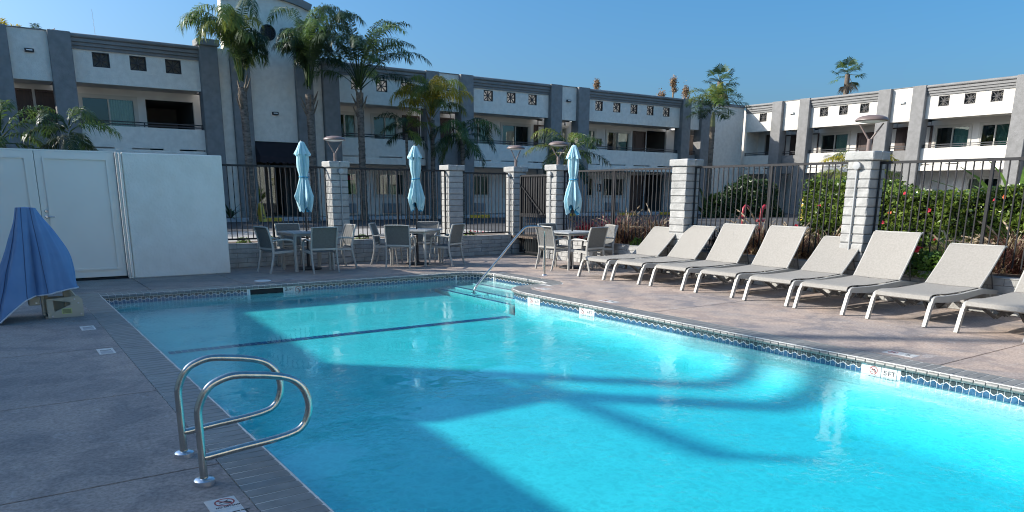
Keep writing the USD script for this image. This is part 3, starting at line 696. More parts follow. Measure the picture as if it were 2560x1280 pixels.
narrow(wing, X, 23.59, 24.62, [('w', 24.75, 25.1)])
bay(wing, X, 25.34, 32.03, (26.13, 27.35, 28.56, 29.75, 30.97), [wz(25.7, 27.02, PA), wz(27.87, 29.52, PA), ('d', 29.83, 30.7, FL, 4.87), ('o', 30.85, 32.4, FL, 5.0)], [gw(25.9, 27.0), gw(27.7, 29.3), ('d', 29.83, 30.7, ROAD, 2.5), ('o', 30.85, 32.4, ROAD, 2.6)],
    slots=[(25.6, 26.32), (26.91, 28.12), (28.69, 29.97), (30.5, 31.6)])
narrow(wing, X, 32.71, 33.6, [('d', 34.05, 34.9)])
for a in ((14.6, 15.5), (19.44, 20.05), (27.9, 28.9), (12.5, 13.3)): air_unit(wing, X, a[0], a[1], .66, 1.08, RD)
# blank corner wall
obj('corner_wall', slab(MB(X), sbox(34.38, ROAD - .05, 37.5, 6.5), -.15, -.02), 'stucco_white', wing)
obj('coping_strip', MB(X).cbox(34.38, 37.5, -.25, .05, 6.5, 6.655, .01), 'trim_grey', wing)
# tower
for u0, u1, z1, cap in ((6.93, 7.57, 6.88, True), (8.0, 8.69, 6.66, False), (10.43, 11.11, 6.66, False), (11.51, 12.19, 6.66, True)): pillar(wing, X, u0, u1, z1, cap=cap)
for u0, u1 in ((7.57, 8.0), (11.11, 11.51)): obj('tower_strip', MB(X).box(u0, u1, -.2, .03, ROAD - .05, 6.66), 'stucco_white', wing)
obj('tower_wall', slab(MB(X), sbox(8.69, 3.46, 10.43, 6.66), -.2, .04), 'stucco_white', wing)
ar = arc(9.55, 3.93, 4.85, math.acos(1.68 / 4.85), PI - math.acos(1.68 / 4.85), 30)
gab = Polygon([(7.87, 6.665), (11.23, 6.665)] + ar)
hole = Polygon(arc(9.53, 7.42, .26, 0, 2 * PI, 25))
obj('tower_gable', slab(MB(X), gab.difference(hole), -.45, -.02), 'stucco_white', wing)
rim = LineString(ar).buffer(.13, cap_style=2)
obj('arch_coping', slab(MB(X), rim, -.5, .1), 'trim_grey', wing)
rv = slab(MB(X), Polygon(arc(9.53, 7.42, .29, 0, 2 * PI, 25)).difference(Polygon(arc(9.53, 7.42, .25, 0, 2 * PI, 25))), -.1, 0.01)
o = obj('round_vent', rv, 'vent_iron', wing)
m = MB(X)
for k in range(-4, 5):
    h = math.sqrt(max(.25 ** 2 - (k * .055) ** 2, 0)); m.box(9.53 - h, 9.53 + h, -.09, -.05, 7.42 + k * .055 - .012, 7.42 + k * .055 + .012)
for k in range(-2, 3):
    h = math.sqrt(max(.25 ** 2 - (k * .1) ** 2, 0)); m.box(9.53 + k * .1 - .014, 9.53 + k * .1 + .014, -.08, -.04, 7.42 - h, 7.42 + h)
obj('louvre_grid', m, 'vent_iron', o); obj('panel', slab(MB(X), hole, -.3, -.28), 'vent_back', o)
wall_lamp(wing, lambda v: X(v + np.array([0, .04, 0])), 9.58, 4.51, .24)
# entrance under a dark awning with a scalloped hem
aw = MB(X)
P = [[(u, d, z) for d, z in ((.05, 3.44), (.75, 2.86))] for u in np.linspace(8.69, 10.43, 3)]
aw.sheet(P, .02)
us = np.linspace(8.69, 10.43, 85)
aw.sheet([[(u, .75, 2.86), (u, .765, 2.68 - .06 * abs(math.sin((u - 8.69) / 1.74 * 7 * PI)))] for u in us], .012)
for u in (8.69, 10.43): aw.add([(u, .05, 3.44), (u, .75, 2.86), (u, .75, 2.66), (u, .05, 2.66)], [(0, 1, 2, 3)])
obj('awning', aw, 'awning_cloth', wing)
en = slab(MB(X), sbox(8.69, ROAD - .05, 10.43, 3.46).difference(sbox(8.85, ROAD, 10.3, 2.75)), -1.6, -1.5)
en.box(8.55, 8.69, -1.6, -.2, ROAD - .05, 3.46).box(10.43, 10.57, -1.6, -.2, ROAD - .05, 3.46).box(8.69, 10.43, -1.6, -.2, 3.40, 3.459)
o = obj('entrance', en, 'trim_grey', wing)
obj('glass_door', slab(MB(X), sbox(8.87, ROAD + .02, 9.56, 2.72), -1.57, -1.55), 'pane', o); obj('glass_door', slab(MB(X), sbox(9.6, ROAD + .02, 10.28, 2.72), -1.57, -1.55), 'pane', o)
df = MB(X)
for a, b in ((8.85, 8.93), (9.53, 9.63), (10.22, 10.3)): df.box(a, b, -1.6, -1.52, ROAD, 2.75)
obj('door_frame', df, 'dark_iron', o); obj('room', MB(X).box(8.5, 10.6, -4.1, -4.0, ROAD, 3.3).box(8.5, 8.6, -4, -1.6, ROAD, 3.3).box(10.5, 10.6, -4, -1.6, ROAD, 3.3), 'room_dark', o)
# body, roof, walkway
obj('rear_block', MB(X).box(-6.3, 37.5, -12, -4.7, ROAD - .05, 5.2), 'stucco_white', wing)
obj('roof', MB(X).box(-6.3, 37.6, -12.2, -1.4, 5.2, 5.3), 'roofing', wing)
pl = MB(X)
for u0, u1 in ((-6, 8.55), (10.57, 37.5)): pl.box(u0, u1, -4.7, -4.5, ROAD - .05, 5.2)
obj('inner_wall', pl, 'wall_cream', wing)
# signs on the wing
def plaque(name, label_, u0, u1, z0, z1, d, m, prints=()):
    o = obj(name, slab(MB(X), sbox(u0, z0, u1, z1), d, d + .02), m, wing, label=label_)
    for (a, b, c_, e, mm) in prints: obj('print', slab(MB(X), sbox(u0 + a * (u1 - u0), z0 + b * (z1 - z0), u0 + c_ * (u1 - u0), z0 + e * (z1 - z0)), d + .02, d + .022), mm, o)
rows = [(.12, .12 + .1 * k, .85 - .2 * (k % 3 == 1), .15 + .1 * k, 'print_black') for k in range(7)]
plaque('notice', 'white notice sheet beside the entrance', 10.62, 10.84, 1.84, 2.3, .225, 'paper_white', rows)
plaque('room_sign', 'black room sign on the lower wall', 13.62, 13.86, 1.98, 2.28, RD + .01, 'print_black', [(.25, .45, .75, .6, 'paper_white')])
plaque('room_sign', 'black wall sign with white figure on the balcony', 27.12, 27.5, 4.05, 4.42, RD + .01, 'print_black', [(.35, .2, .6, .62, 'paper_white'), (.4, .68, .56, .86, 'paper_white')])
plaque('room_sign', 'black wall sign with white figure on the lower wall', 27.32, 27.58, 1.66, 2.06, RD + .01, 'print_black', [(.35, .2, .6, .62, 'paper_white'), (.4, .68, .56, .86, 'paper_white')])
plaque('poster', 'red and green poster in the window', 12.48, 13.36, 1.5, 2.32, RD - .12, 'leaf_light', [(.0, .55, .55, .8, 'petal_orange'), (.4, .7, .95, .95, 'petal_red')])
bs = MB(X); rngb = np.random.default_rng(8)
for k in range(6): bs.box(16.36, 16.48, .22, .23, 1.82 + k * .11, 1.82 + k * .11 + .03); bs.box(16.36 + .04 * (k % 3), 16.40 + .04 * (k % 3), .22, .23, 1.85 + k * .11, 1.9 + k * .11)
obj('blue_sign', bs, 'print_blue', wing, label='narrow vertical blue sign on a grey pillar')

rw = thing('motel_building', 'two-storey white and grey motel wing on the right, facing the sun above the loungers', 'building')
X = right_xf
for u0, u1 in ((27.28, 27.94), (25.55, 26.19), (21.06, 21.71), (19.36, 20.0), (14.85, 15.51), (13.1, 13.75), (8.0, 8.65)): pillar(rw, X, u0, u1)
bay(rw, X, 27.94, 29.85, (28.66,), [('o', 28.0, 29.4, FL, 5.03)], [('o', 28.2, 29.3, ROAD, 2.5)], vback='vent_back')
narrow(rw, X, 26.19, 27.28, [('d', 27.16, 27.92)], white_lamp=True)
bay(rw, X, 21.71, 25.55, (24.78, 23.65, 22.49), [wz(24.0, 25.64, GS), ('d', 25.84, 26.4, FL, 4.86), ('d', 22.6, 23.45, FL, 4.73)], [gw(22.2, 24.2)], slots=[(23.3, 24.8), (24.95, 25.5), (21.8, 22.6)], vback='vent_back')
narrow(rw, X, 20.0, 21.06, [('d', 20.82, 21.73)], white_lamp=True)
bay(rw, X, 15.51, 19.36, (18.57, 17.42, 16.29), [wz(17.82, 19.4, GS), wz(16.1, 17.33, GS), ('d', 19.62, 20.3, FL, 4.86)], [gw(16.2, 17.6, {'cur': 'curtain_beige', 'side': 1})], slots=[(17.4, 18.14), (18.6, 19.3), (15.6, 16.6)], vback='vent_back')
narrow(rw, X, 13.75, 14.85, [('d', 14.0, 14.7)], white_lamp=True)
bay(rw, X, 8.65, 13.1, (9.6, 10.8, 12.0), [wz(9, 10.6, GS), wz(11.2, 12.6, GS)], [gw(9, 11)], vback='vent_back')
obj('roof', MB(X).box(8, 41.9, -12.2, -1.4, 5.2, 5.3), 'roofing', rw)
obj('inner_wall', MB(X).box(8, 30, -4.7, -4.5, ROAD - .05, 5.2), 'wall_cream', rw)
obj('end_wall', MB(X).box(29.86, 30.2, -4.4, -.16, ROAD - .05, 6.4), 'stucco_white', rw)
obj('end_wall', MB(X).box(7.9, 8.0, -12, .2, ROAD - .05, 6.6), 'stucco_white', rw)

# wing on the left, outside the frame: its eave shades the near deck and half the pool
lw = thing('motel_building', 'two-storey motel wing on the left whose eave shades the deck', 'building')
LX = lambda y: -6.25 + (y - 20) * .064
obj('wall', MB().ext(Polygon([(-13, -6), (LX(-6) - .15, -6), (LX(29.6) - .15, 29.6), (-13, 29.6)]), 6.4, z0=-.1), 'stucco_white', lw)
obj('cornice', MB().ext(Polygon([(-13.1, -6.1), (LX(-6.1), -6.1), (LX(29.7), 29.7), (-13.1, 29.7)]), .32, z0=6.302), 'trim_grey', lw)
obj('stair_tower', MB().cbox(-6.9, -5.5, 14.36, 15.74, -.1, 6.92, .03), 'stucco_white', lw)
for k in range(7):
    y = -4 + k * 4.6
    for z in (.5, 3.5):
        o = obj('window', MB().box(LX(y) - .6, LX(y + 1.6) - .08, y, y + 1.6, z + .4, z + 1.7), 'frame_beige', lw); obj('pane', MB().box(LX(y) - .07, LX(y + 1.6) - .06, y + .06, y + 1.54, z + .46, z + 1.64), 'pane', o)
# wing behind the camera: its sunlit front throws light back into the court
bw = thing('motel_building', 'two-storey motel wing closing the court behind the viewpoint', 'building')
X = lambda v: np.stack([v[:, 0], -8.0 + v[:, 1], v[:, 2]], 1)
obj('wall', MB(X).box(-12, 37, -6, 0, -.1, 6.2), 'stucco_white', bw)
cornice(bw, X, -12, 37)
for k in range(10):
    u = -11 + k * 4.8
    obj('pillar', MB(X).cbox(u - .33, u + .33, -.1, .22, -.1, 6.64, .02), 'stucco_grey', bw)
    for z in (.4, 3.4): window(bw, X, u + 1.2, u + 2.8, z + .5, z + 1.9, .06, 'curtain_dark')
for i, (y, h, r) in enumerate(((21.76, 17.5, .17), (20.85, 15.2, .21))):
    t = thing('utility_pole', ['tall timber utility pole by the left wing', 'shorter timber utility pole with a long crossarm by the left wing'][i], 'pole', (-13.1, y, 0))
    obj('post', MB().tube([(0, 0, -.1), (0, 0, h)], [r, r * .85], 10), 'timber', t, smooth=40)
    if i: obj('crossarm', MB().obox((.05, -2.1, 12.6), (.05, 1.0, 12.6), .16, .14), 'timber', t); obj('insulator', MB().tube([(.05, -2.0, 12.6), (.05, -2.0, 13.05)], .07, 8), 'zinc', t)
    else: obj('crossarm', MB().obox((.05, -1.0, 14.6), (.05, 1.0, 14.6), .10, .10), 'timber', t)

# kerb of the walkway before the main wing, with painted lengths
kb = thing('kerb', 'grey concrete kerb with yellow and blue painted lengths before the motel', 'kerb')
KY = 28.4
spans = [(8.02, 9.09, 'kerb_yellow'), (10.9, 11.42, 'kerb_blue'), (12.35, 12.62, 'kerb_blue'), (16.6, 16.95, 'kerb_blue'), (17.43, 18.48, 'kerb_yellow'), (22.6, 23.4, 'kerb_yellow'), (26.2, 27.6, 'kerb_yellow'), (29.2, 30.6, 'kerb_yellow')]
cur = -6.0
for a, b, mm in spans + [(37, 37.0, None)]:
    if a > cur: obj('kerb_length', MB().cbox(cur, a - .004, KY, KY + .16, ROAD - .02, ROAD + .13, .015), 'kerb_concrete', kb)
    if mm: obj('kerb_length', MB().cbox(a, b - .004, KY - .002, KY + .16, ROAD - .02, ROAD + .132, .015), mm, kb)
    cur = b
struct('walkway', MB().box(-6, 37.5, KY + .16, 34.7, ROAD - .02, ROAD + .11), 'concrete')

# ------------------------------------------------------------------ block planter walls and fence pillars
brng = np.random.default_rng(11)
def block(parent, x0, x1, y0, y1, z0, z1): obj('block', MB().cbox(x0, x1, y0, y1, z0, z1, .007, brng, .0022), 'block_grey', parent)
def block_wall(label, along, a0, a1, face, top=.49, L=.405, hole=()):
    t = thing('planter_wall', label, 'block wall', group=None)
    n = 5; h = top / n
    core = MB()
    if along == 'x': core.box(a0, a1, face + .012, face + .22, -.02, top - .004)
    else: core.box(face + .012, face + .22, a0, a1, -.02, top - .004)
    obj('mortar', core, 'block_mortar', t)
    for k in range(n):
        c = a0 - (.5 * L if k % 2 else 0)
        while c < a1 - .01:
            p, q = max(c, a0) + .003, min(c + L, a1) - .003
            if q - p > .03:
                dj = brng.uniform(0, .004)
                if along == 'x': block(t, p, q, face + dj, face + .1, k * h + .003, (k + 1) * h - .003)
                else: block(t, face + dj, face + .1, p, q, k * h + .003, (k + 1) * h - .003)
            c += L
    cap = MB()
    if along == 'x': cap.cbox(a0, a1, face - .004, face + .225, top - .003, top + .012, .004)
    else: cap.cbox(face - .004, face + .225, a0, a1, top - .003, top + .012, .004)
    obj('cap', cap, 'block_grey', t); return t
YF, XF = 16.33, 11.22
block_wall('white block planter wall behind the first table, next to the white enclosure', 'x', 3.82, 6.29, YF)
block_wall('white block planter wall behind the second table', 'x', 6.70, 9.37, YF)
block_wall('white block planter wall left of the gate', 'x', 9.76, 11.3, YF)
block_wall('sunlit white block planter wall behind the third table and first loungers', 'y', 10.66, 14.28, XF)
block_wall('sunlit white block planter wall behind the middle loungers', 'y', 6.9, 10.2, XF)
block_wall('sunlit white block planter wall at the right edge behind the last loungers', 'y', 1.2, 6.48, XF)

PIL = {'A': (6.254, 16.05, 'block pillar with lamp and conduit beside the first table'), 'B': (9.336, 16.2, 'block pillar without a lamp right of the second table'),
       'C': (11.269, 16.2, 'block pillar with lamp on the left of the gate'), 'D': (11.15, 14.26, 'block pillar with lamp on the right of the gate'),
       'E': (11.15, 10.18, 'block pillar without a lamp behind the first two loungers'), 'F': (11.15, 6.452, 'block pillar with lamp and conduit behind the fifth lounger')}
S_, C_ = .475, .04
for k, (x, y, lab) in PIL.items():
    t = thing('fence_pillar', 'grey ' + lab, 'pillar', (x + S_ / 2, y + S_ / 2, 0))
    w = S_ / 2 - C_; nb = 15; h = 2.11 / nb
    obj('mortar', MB().box(-w + .01, w - .01, -w + .01, w - .01, 0, 2.11), 'block_mortar', t)
    for i in range(nb):
        d = brng.uniform(-.004, .004, 2); z0, z1 = i * h + .0055, (i + 1) * h - .0055
        if True: obj('block', MB().cbox(-w + d[0], w + d[0], -w + d[1], w + d[1], z0, z1, .012, brng, .004), 'block_grey', t)
        else:
            obj('block', MB().cbox(-w + d[0], -.004, -w + d[1], w + d[1], z0, z1, .01, brng, .003), 'block_grey', t)
            obj('block', MB().cbox(.004, w + d[0], -w + d[1], w + d[1], z0, z1, .01, brng, .003), 'block_grey', t)
    for sgn in (-1, 1): obj('cap_block', MB().cbox(min(0, sgn * S_ / 2) + .002, max(0, sgn * S_ / 2) - .002, -S_ / 2, S_ / 2, 2.112, 2.245, .014, brng, .004), 'block_grey', t)
    face = {'A': 'y', 'F': 'x', 'C': 'x', 'D': 'x'}.get(k)
    if face:
        f = (lambda p: p) if face == 'y' else (lambda p: np.stack([np.asarray(p)[..., 1], np.asarray(p)[..., 0], np.asarray(p)[..., 2]], -1))
        off = .02 if k != 'C' else -.02
        cpts = f(np.array([(off, -w - .02, .0), (off, -w - .02, 1.2), (off, -w - .02, 2.0)]))
        obj('conduit', MB().tube(cpts, .0125, 8), 'conduit', t, smooth=40)
        jb = MB().lathe([(0, 0), (.055, 0), (.06, .008), (.06, .055), (.05, .062), (0, .064)], 18, (0, 0, 0), lambda V, th: (np.stack([V[..., 0] + off, -w - V[..., 2], V[..., 1] + 2.03], -1) if face == 'y' else np.stack([-w - V[..., 2], V[..., 0] + off, V[..., 1] + 2.03], -1)))
        obj('junction_box', jb, 'conduit', t, smooth=40)

def lamp(label, x, y, rot, sc=1.0):
    t = thing('post_top_lamp', label, 'lamp', (x, y, 2.245), rot)
    obj('base_stub', MB().lathe([(0, 0), (.055, 0), (.055, .012), (.036, .016), (.034, .19), (.0, .19)], 16), 'bulb_brown', t, smooth=35)
    for s in (-1, 1):
        p = [(s * .012, 0, .17), (s * .035, 0, .21), (s * .17, 0, .42)]
        obj('arm', MB().tube(p, [.014, .015, .012], 8), 'bulb_brown', t, smooth=40)
    obj('hood', MB().lathe([(0, .545), (.08, .542), (.15, .53), (.205, .508), (.235, .480), (.238, .462), (.225, .452), (.20, .45)], 32), 'bulb_brown', t, smooth=50)
    obj('lens', MB().lathe([(.205, .451), (.12, .432), (0, .425)], 28), 'plastic_white', t, smooth=60)
lamp('brown saucer lamp on a V bracket, on the pillar beside the first table', 6.49, 16.29, .1)
lamp('brown saucer lamp on a V bracket, left of the gate', 11.5, 16.43, .2)
lamp('brown saucer lamp on a V bracket, right of the gate', 11.39, 14.5, -.5)
lamp('brown saucer lamp on a V bracket, largest and nearest, above the loungers', 11.39, 6.69, -1.0)

# ------------------------------------------------------------------ iron fence panels
def fence(label, along, a0, a1, c, zt, zb, posts=(), brail=True, sp=.113, free=False):
    t = thing('fence_panel', label, 'fence')
    P = (lambda a, d, z: (a, c + d, z)) if along == 'x' else (lambda a, d, z: (c + d, a, z))
    def bar(a, b, z0, z1, w0, w1):
        m = MB()
        if along == 'x': m.box(a, b, c - w0, c + w1, z0, z1)
        else: m.box(c - w0, c + w1, a, b, z0, z1)
        return m
    obj('top_rail', bar(a0, a1, zt - .04, zt, .02, .02), 'fence_paint', t)
    if brail: obj('bottom_rail', bar(a0, a1, zb, zb + .035, .018, .018), 'fence_paint', t)
    n = int(round((a1 - a0) / sp))
    for i in range(1, n):
        a = a0 + (a1 - a0) * i / n
        if any(abs(a - p) < .04 for p in posts): continue
        obj('picket', bar(a - .008, a + .008, zb - (.0 if brail else 0) + (.035 if brail else 0), zt - .04, .008, .008), 'fence_paint', t)
    for p in posts: obj('post', bar(p - .02, p + .02, .46, zt - .04, .02, .02), 'fence_paint', t)
    for p in (a0, a1): obj('post', bar(p - .018 if p == a1 else p, p if p == a1 else p + .018, .46, zt - .041, .017, .017), 'fence_paint', t)
    return t
YFE, XFE = 16.44, 11.42
fence('dark iron picket fence behind the first table', 'x', 3.84, 6.29, YFE, 2.135, .575, (5.06,))
fence('dark iron picket fence behind the second table', 'x', 6.70, 9.37, YFE, 2.125, .56, (8.06,))
fence('short dark iron picket fence left of the gate', 'x', 9.76, 11.3, YFE, 2.085, .55)
fence('dark iron picket fence behind the third table and first lounger', 'y', 10.66, 14.28, XFE, 2.105, .62, (12.52,), False)
fence('dark iron picket fence behind the third and fourth loungers', 'y', 6.9, 10.2, XFE, 2.11, .62, (8.45,), False)
fence('dark iron picket fence at the right edge behind the sixth and seventh loungers', 'y', 1.4, 6.48, XFE, 2.095, .62, (4.88, 2.6), False)

# gate between the two lamp pillars, its lower half backed by a perforated panel
t = thing('gate', 'dark iron gate with lock plate and white sign between the two lamp pillars', 'gate')
gx, g0, g1 = 11.45, 14.80, 16.14
for y0, y1 in ((g0, g0 + .05), (g1 - .05, g1)): obj('stile', MB().box(gx - .025, gx + .025, y0, y1, .06, 2.03), 'fence_paint', t)
for z in (.06, .48, .98, 1.99): obj('cross_rail', MB().box(gx - .022, gx + .022, g0 + .05, g1 - .05, z, z + .045 + (.05 if z == .98 else 0)), 'fence_paint', t)
n = 13
for i in range(1, n):
    y = g0 + (g1 - g0) * i / n
    for z0, z1 in ((.105, .48), (.525, .98), (1.075, 1.99)): obj('picket', MB().box(gx - .008, gx + .008, y - .009, y + .009, z0, z1), 'fence_paint', t)
obj('mesh_panel', MB().box(gx + .014, gx + .018, g0 + .05, g1 - .05, 1.075, 1.99), 'fence_paint', t)
obj('lock_plate', MB().box(gx - .05, gx + .05, g0 + .02, g0 + .16, .95, 1.15), 'zinc', t)
obj('brace', MB().obox((gx - .03, g1 - .1, 1.75), (gx - .03, g0 + .3, 1.05), .03, .025), 'fence_paint', t)
sg = obj('rules_sign', MB().box(gx + .02, gx + .03, 14.98, 15.55, 1.22, 1.66), 'paper_white', t)
for k in range(8): obj('print', MB().box(gx + .0155, gx + .0195, 15.04, 15.3 + .18 * ((k * 7) % 3) / 2, 1.27 + k * .045, 1.285 + k * .045), 'print_black', sg)

# ------------------------------------------------------------------ white equipment enclosure with double door
t = thing('pool_equipment_enclosure', 'white stuccoed equipment enclosure with a pair of panelled doors', 'enclosure')
EY = 15.35
obj('wall', MB().cbox(2.085, 3.815, EY, EY + .14, 0, 2.255, .012).box(3.68, 3.81, EY + .141, 16.9, 0, 2.25).box(-6.5, -.62, EY, EY + .14, 0, 2.25), 'enclosure_stucco', t)
for nm, x0, x1, lab in (('door', .745, 1.965, 'right door leaf with lever handle and deadbolt'), ('door', -.55, .738, 'left door leaf')):
    d = obj(nm, MB().cbox(x0, x1, EY + .02, EY + .07, .05, 2.24, .004), 'door_paint', t, label=lab)
    q = sbox(x0 + .11, .18, x1 - .11, 2.15)
    T = UZ.copy(); T[1, 3] = EY + .021
    md = MB().ext(q.difference(q.buffer(-.035, join_style=2)), .022, T); obj('moulding', md, 'door_paint', d)
    obj('kick_rail', MB().box(x0 + .02, x1 - .02, EY + .012, EY + .019, .055, .13), 'door_paint', d)
    if x0 > 0:
        for z, r in ((1.235, .028), (1.14, .032)):
            rs = MB().lathe([(0, .02), (r * .6, .02), (r, .008), (r, 0)], 18, (0, 0, 0), lambda V, th: np.stack([V[..., 0] + .815, EY + .02 - V[..., 2], V[..., 1] + z], -1))
            rose = obj('rose', rs, 'steel_cap', d, smooth=40)
        obj('keyhole', MB().lathe([(0, .023), (.012, .022), (.012, .018)], 12, (0, 0, 0), lambda V, th: np.stack([V[..., 0] + .815, EY + .02 - V[..., 2], V[..., 1] + 1.235], -1)), 'print_black', d)
        obj('lever_handle', MB().tube([(.815, EY, 1.14), (.815, EY - .035, 1.14), (.84, EY - .05, 1.14), (.93, EY - .05, 1.138)], .0095, 10), 'steel_cap', d, smooth=40)
obj('jamb', MB().cbox(1.985, 2.075, EY - .012, EY + .12, 0, 2.255, .006), 'door_paint', t)
for x in (1.975, 2.03): obj('hinge_strip', MB().tube([(x, EY - .02, .03), (x, EY - .02, 2.25)], .0095, 8), 'steel_cap', t, smooth=40)
obj('backing', MB().box(-.62, 2.0, EY + .09, EY + .11, .046, 2.242), 'room_dark', t)
obj('threshold', MB().box(-.6, 2.0, EY + .03, EY + .12, 0, .045), 'room_dark', t)
obj('lintel', MB().box(-.6, 2.0, EY + .03, EY + .13, 2.243, 2.27), 'door_paint', t)

# ------------------------------------------------------------------ pool lift under its blue cover
t = thing('pool_lift', 'beige pool lift under a blue cover at the far left corner of the pool', 'pool lift', (.45, 11.15, 0))
bp = Polygon([(-.0, 0), (.40, 0), (.40, .22), (.36, .265), (.0, .245)]).difference(Polygon([(.08, .215), (.085, .09), (.255, .165), (.25, .185)]).buffer(.008))
T = UZ.copy(); T[1, 3] = -.12
base = obj('base_plate', MB().ext(bp, .025, T), 'lift_beige', t, label='upright beige side plate with a triangular cut-out')
obj('warning_label', MB().box(.155, .27, -.149, -.1455, .045, .115), 'label_green', base)
for k in range(4): obj('print', MB().box(.165, .26, -.151, -.1492, .055 + k * .014, .061 + k * .014), 'print_black', base)
for x, z in ((.35, .175), (.31, .225), (.05, .02), (.37, .03)): obj('bolt', MB().lathe([(0, .008), (.01, .006), (.012, 0)], 10, (0, 0, 0), lambda V, th: np.stack([V[..., 0] + x, -.1455 - V[..., 2], V[..., 1] + z], -1)), 'zinc', base)
obj('base_plate', MB().cbox(-.02, .38, .16, .19, 0, .24, .006), 'lift_beige', t)
obj('floor_plate', MB().cbox(-.03, .40, -.118, .158, .001, .02, .004), 'lift_beige', t)
obj('post', MB().cbox(.2, .3, -.03, .07, .02, .5, .008).obox((.36, -.1, .2), (.22, -.06, .42), .05, .03), 'lift_beige', t)
obj('battery_box', MB().cbox(-.19, -.06, -.1, .06, .17, .29, .012), 'lift_beige', t)
obj('control_lamp', MB().box(-.115, -.095, -.106, -.1, .19, .21), 'plastic_white', t)
obj('mast', MB().obox((.02, .05, .06), (-.1, .05, 1.3), .07, .07), 'lift_beige', t)
obj('foot_bar', MB().cbox(-.05, -.02, -.1, .1, .03, .3, .006), 'lift_beige', t)
# cover: sewn cloth lofted from the top strap to the hem, with falling folds
top = np.array([(-.155, -.10), (.0, -.10), (.03, .02), (.0, .14), (-.15, .14), (-.18, .02)])
hem = np.array([(-.49, -.42, .03), (-.2, -.26, .265), (-.12, -.22, .30), (.05, -.23, .325), (.31, -.22, .375), (.37, .02, .36), (.34, .3, .36), (.05, .42, .3), (-.25, .42, .25), (-.5, .3, .1), (-.62, .05, .04), (-.62, -.22, .02)])
nth, nz = 144, 40
th = np.linspace(0, 1, nth)
def closed(pts, n):
    p = np.vstack([pts, pts[:1]]); L = np.r_[0, np.cumsum(np.linalg.norm(np.diff(p, axis=0), axis=1))]; q = np.linspace(0, L[-1], n)
    return np.stack([np.interp(q, L, p[:, k]) for k in range(p.shape[1])], 1)
def ang_resample(pts, n, c):
    a = np.unwrap(np.arctan2(pts[:, 1] - c[1], pts[:, 0] - c[0])); a0 = a[0]; a = np.r_[a, a[0] + 2 * PI]; p = np.vstack([pts, pts[:1]])
    q = np.linspace(a0, a0 + 2 * PI, n); return np.stack([np.interp(q, a, p[:, k]) for k in range(pts.shape[1])], 1), q
H_, qa = ang_resample(hem, nth, (-.08, .02))
tp = np.array([(-.155, -.10, 1.385), (.0, -.10, 1.38), (.03, .02, 1.375), (.0, .14, 1.37), (-.15, .14, 1.37), (-.18, .02, 1.38)])
a = np.unwrap(np.arctan2(tp[:, 1] - .02, tp[:, 0] + .08)); k0 = np.argmin(abs(a - qa[0])); 
T_, _ = ang_resample(np.roll(tp, -k0, 0), nth, (-.08, .02))
aa = np.mod(qa, 2 * PI); from_ = np.arctan2(tp[:, 1] - .02, tp[:, 0] + .08) % (2 * PI); o_ = np.argsort(from_)
T_ = np.stack([np.interp(aa, np.r_[from_[o_][-1] - 2 * PI, from_[o_], from_[o_][0] + 2 * PI], np.r_[tp[o_][-1, k], tp[o_][:, k], tp[o_][0, k]]) for k in range(3)], 1)
rows_ = []
for s in np.linspace(0, 1, nz):
    b = s ** 1.12
    R_ = T_ * (1 - b) + H_ * b; R_[:, 2] = T_[:, 2] * (1 - s) + H_[:, 2] * s
    rad = R_[:, :2] - np.array([-.08, .02]); rn = np.linalg.norm(rad, axis=1, keepdims=True) + 1e-9
    fold = .085 * math.sin(min(s * 1.15, 1) * PI / 2) * ((np.abs(np.sin(qa * 3.5 + 2.2 + .4 * s)) ** .8 - .6) * (.7 + .3 * np.sin(qa * 2.3)) + .22 * np.abs(np.sin(qa * 8.5 + 2 * s)))
    bulge = .11 * math.sin(PI * min(1, s * 1.02)) ** 1.2 * np.exp(-((np.angle(np.exp(1j * (qa - .1)))) / .75) ** 2)   # the seat behind pushes the cloth out
    nz_ = .012 * (meshkit.noise(np.stack([R_[:, 0] * 7, R_[:, 1] * 7, R_[:, 2] * 5], 1), 5) - .5)
    env = np.r_[np.ones(1), np.ones(nth - 2), np.ones(1)]
    R_[:, :2] += rad / rn * ((fold + bulge + nz_ * 1.5)[:, None])
    R_[-1] = R_[0]; rows_.append(R_)
cov = obj('cover', MB().grid(np.array(rows_)[:, ::-1]), 'lift_cloth', t, smooth=True)
obj('top_panel', MB().add(np.vstack([rows_[0][:-1], rows_[0][:-1].mean(0) + [0, 0, .012]]), [(i, (i + 1) % (nth - 1), nth - 1) for i in range(nth - 1)]), 'lift_cloth', cov, smooth=True)
obj('piping', MB().tube(rows_[-1], .0095, 6, caps=False), 'lift_piping', cov, smooth=True)
for sa in (3.75, 4.35, 5.05):
    k_ = int(np.argmin(abs(np.mod(qa, 2 * PI) - sa))); sm_ = np.array([r[k_] for r in rows_]); ct = np.array([-.08, .02]); sm_[:, :2] += (sm_[:, :2] - ct) * .004
    obj('seam', MB().tube(sm_, .0045, 5), 'lift_seam', cov, smooth=True)
kk = int(np.argmin(abs(np.mod(qa, 2 * PI) - .25))); seam = np.array([r[kk] for r in rows_]) + np.array([.006, -.006, 0])
obj('flap_edge', MB().tube(seam[1:30], .008, 6), 'lift_cloth_pale', cov, smooth=True)

